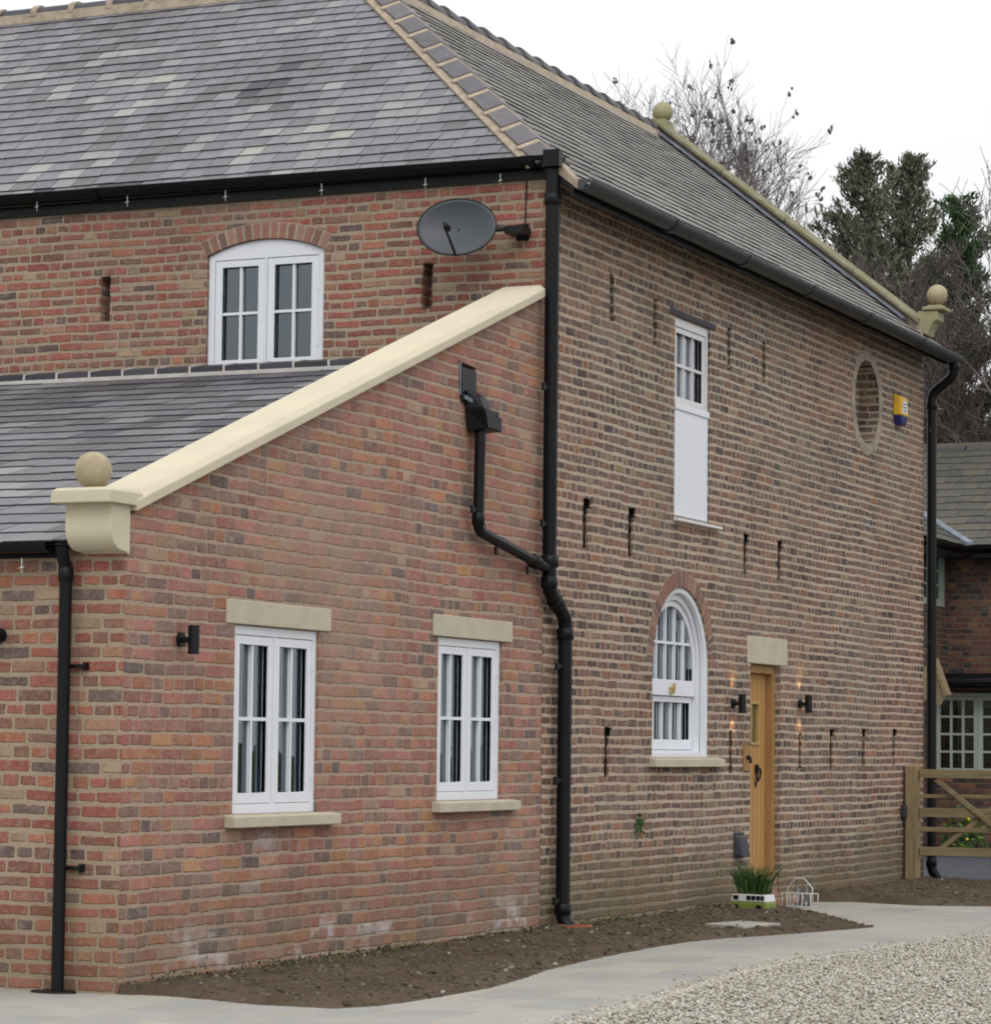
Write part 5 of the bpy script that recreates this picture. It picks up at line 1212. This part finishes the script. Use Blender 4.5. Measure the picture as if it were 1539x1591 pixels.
def conifer(lab, base, height, radius, seed, mat, n=9000, leaf=.16, top=1.0, zmin=.1, dens=1.0):
    rng = random.Random(seed); nr = np.random.default_rng(seed); t = empty('conifer_tree', base); tag(t, lab, 'tree', 'trees behind the houses')
    a = MB(); a.tube([(0, 0, 0), (.05, .03, height*.5), (0, 0, height*.98)], [.2, .12, .015], 7, 0, .3, caps=False)
    boughs = []
    k = int(height*16*dens)
    for i in range(k):
        z = height*(zmin+(1-zmin)*(i+rng.random())/k); f = 1-z/height; L = radius*(.12+1.05*f**.75)*rng.uniform(.65, 1.2); az = rng.uniform(0, 2*PI)
        d = Vector((math.cos(az), math.sin(az), .35+.5*(1-f))).normalized(); p0 = Vector((0, 0, z-.2)); p1 = p0+d*L; p1.z += L*.15
        boughs.append((p0, p1, L)); a.tube([p0, (p0+p1)/2+Vector((0, 0, -L*.05)), p1], [.03, .018, .004], 3, 0, .2, caps=False)
    a.build('trunk', M_twig, t, fix=False)
    w_ = np.array([b_[2]+.25 for b_ in boughs]); w_ /= w_.sum(); idx = nr.choice(len(boughs), n, p=w_)
    p0 = np.array([b_[0] for b_ in boughs])[idx]; p1 = np.array([b_[1] for b_ in boughs])[idx]; L = np.array([b_[2] for b_ in boughs])[idx]
    u = nr.uniform(.2, 1.05, n)[:, None]; c = p0+(p1-p0)*u+nr.normal(size=(n, 3))*(.05+.10*L[:, None]*(1.1-u))*np.array([1, 1, .7])
    dd = (p1-p0)/L[:, None]+nr.normal(size=(n, 3))*.55+np.array([0, 0, .25]); dd /= np.linalg.norm(dd, axis=1)[:, None]
    s_ = np.cross(dd, nr.normal(size=(n, 3))); s_ /= np.linalg.norm(s_, axis=1)[:, None]
    l = leaf*nr.uniform(.5, 1.25, n)[:, None]; V = np.stack([c-dd*l*.5, c+s_*l*.22, c+dd*l, c-s_*l*.22], 1).reshape(-1, 3)
    tone = np.clip(np.repeat(nr.uniform(0, 1, len(boughs))[idx], 1)*.5+nr.uniform(0, .5, n), 0, 1)
    np_mesh('crown', V, np.arange(4*n).reshape(-1, 4), tone, mat, t)
    return t
build_tree('seed_bearing_tree', 'bare tree hung with dark seed clusters above the ridge of the side roof', (-11.25, 41.3, 0), 9.5, 27, (M_twigg, M_twigg), spread=.9, levels=4, first=.4, up=.5, r0=.17, kids=(7, 9), minr=.0065, seeds=300)
build_tree('seed_bearing_tree', 'lower bare tree with few seed clusters left of the larger one, behind the ridge', (-12.9, 41.0, 0), 9.3, 44, (M_twigg, M_twigg), spread=1.0, levels=4, first=.45, up=.45, r0=.15, kids=(7, 9), minr=.0065, seeds=90)
conifer('tall grey-green conifer with a single tip, left of its neighbour', (-7.15, 37.7, 0), 12.5, 2.5, 31, M_con1, 60000, .095)
conifer('tall grey-green conifer with a ragged tip, right of its neighbour', (-7.0, 40.0, 0), 12.9, 2.5, 32, M_con1, 56000, .095)
conifer('darker green conifer at the right edge above the cottage', (-4.8, 35.6, 0), 11.2, 1.9, 33, M_con2, 44000, .095)
conifer('broad dark conifer filling the gap behind the cottage roof', (-2.6, 37.5, 0), 9.6, 3.0, 35, M_con2, 36000, .12)
conifer('low dark conifer left of the cottage behind the far drainpipe', (-6.6, 33.4, 0), 7.9, 2.3, 36, M_con1, 36000, .11)
build_tree('birch_tree', 'bare pale-barked birch with a curved trunk in front of the conifers', (-6.0, 32.6, 0), 7.6, 41, (M_birch, M_twig), spread=.8, levels=4, first=.45, up=.5, r0=.12, kids=(5, 7), minr=.006)
build_tree('birch_tree', 'thin bare birch right of the curved one', (-5.0, 32.8, 0), 7.8, 42, (M_birch, M_twig), spread=.8, levels=4, first=.4, up=.5, r0=.09, kids=(5, 7), minr=.006)
build_tree('bare_tree', 'dense reddish-brown bare tree behind the cottage roof', (-4.0, 33.2, 0), 6.9, 43, (M_twig, M_twig), spread=1.0, levels=4, first=.2, up=.35, r0=.13, kids=(7, 9), minr=.008)
build_tree('bare_tree', 'purplish bare tree at the right picture edge', (-2.9, 33.8, 0), 7.2, 44, (M_twig, M_twig), spread=1.0, levels=4, first=.2, up=.4, r0=.13, kids=(7, 9), minr=.008)

# children of the house empty keep world coordinates
for o in house.children: o.matrix_parent_inverse = Matrix.Translation(-house.location)
for o in list(house.children):
    for c in o.children: c.matrix_parent_inverse = Matrix()
# a thing's parts that have children built in world coordinates
bpy.context.view_layer.update()
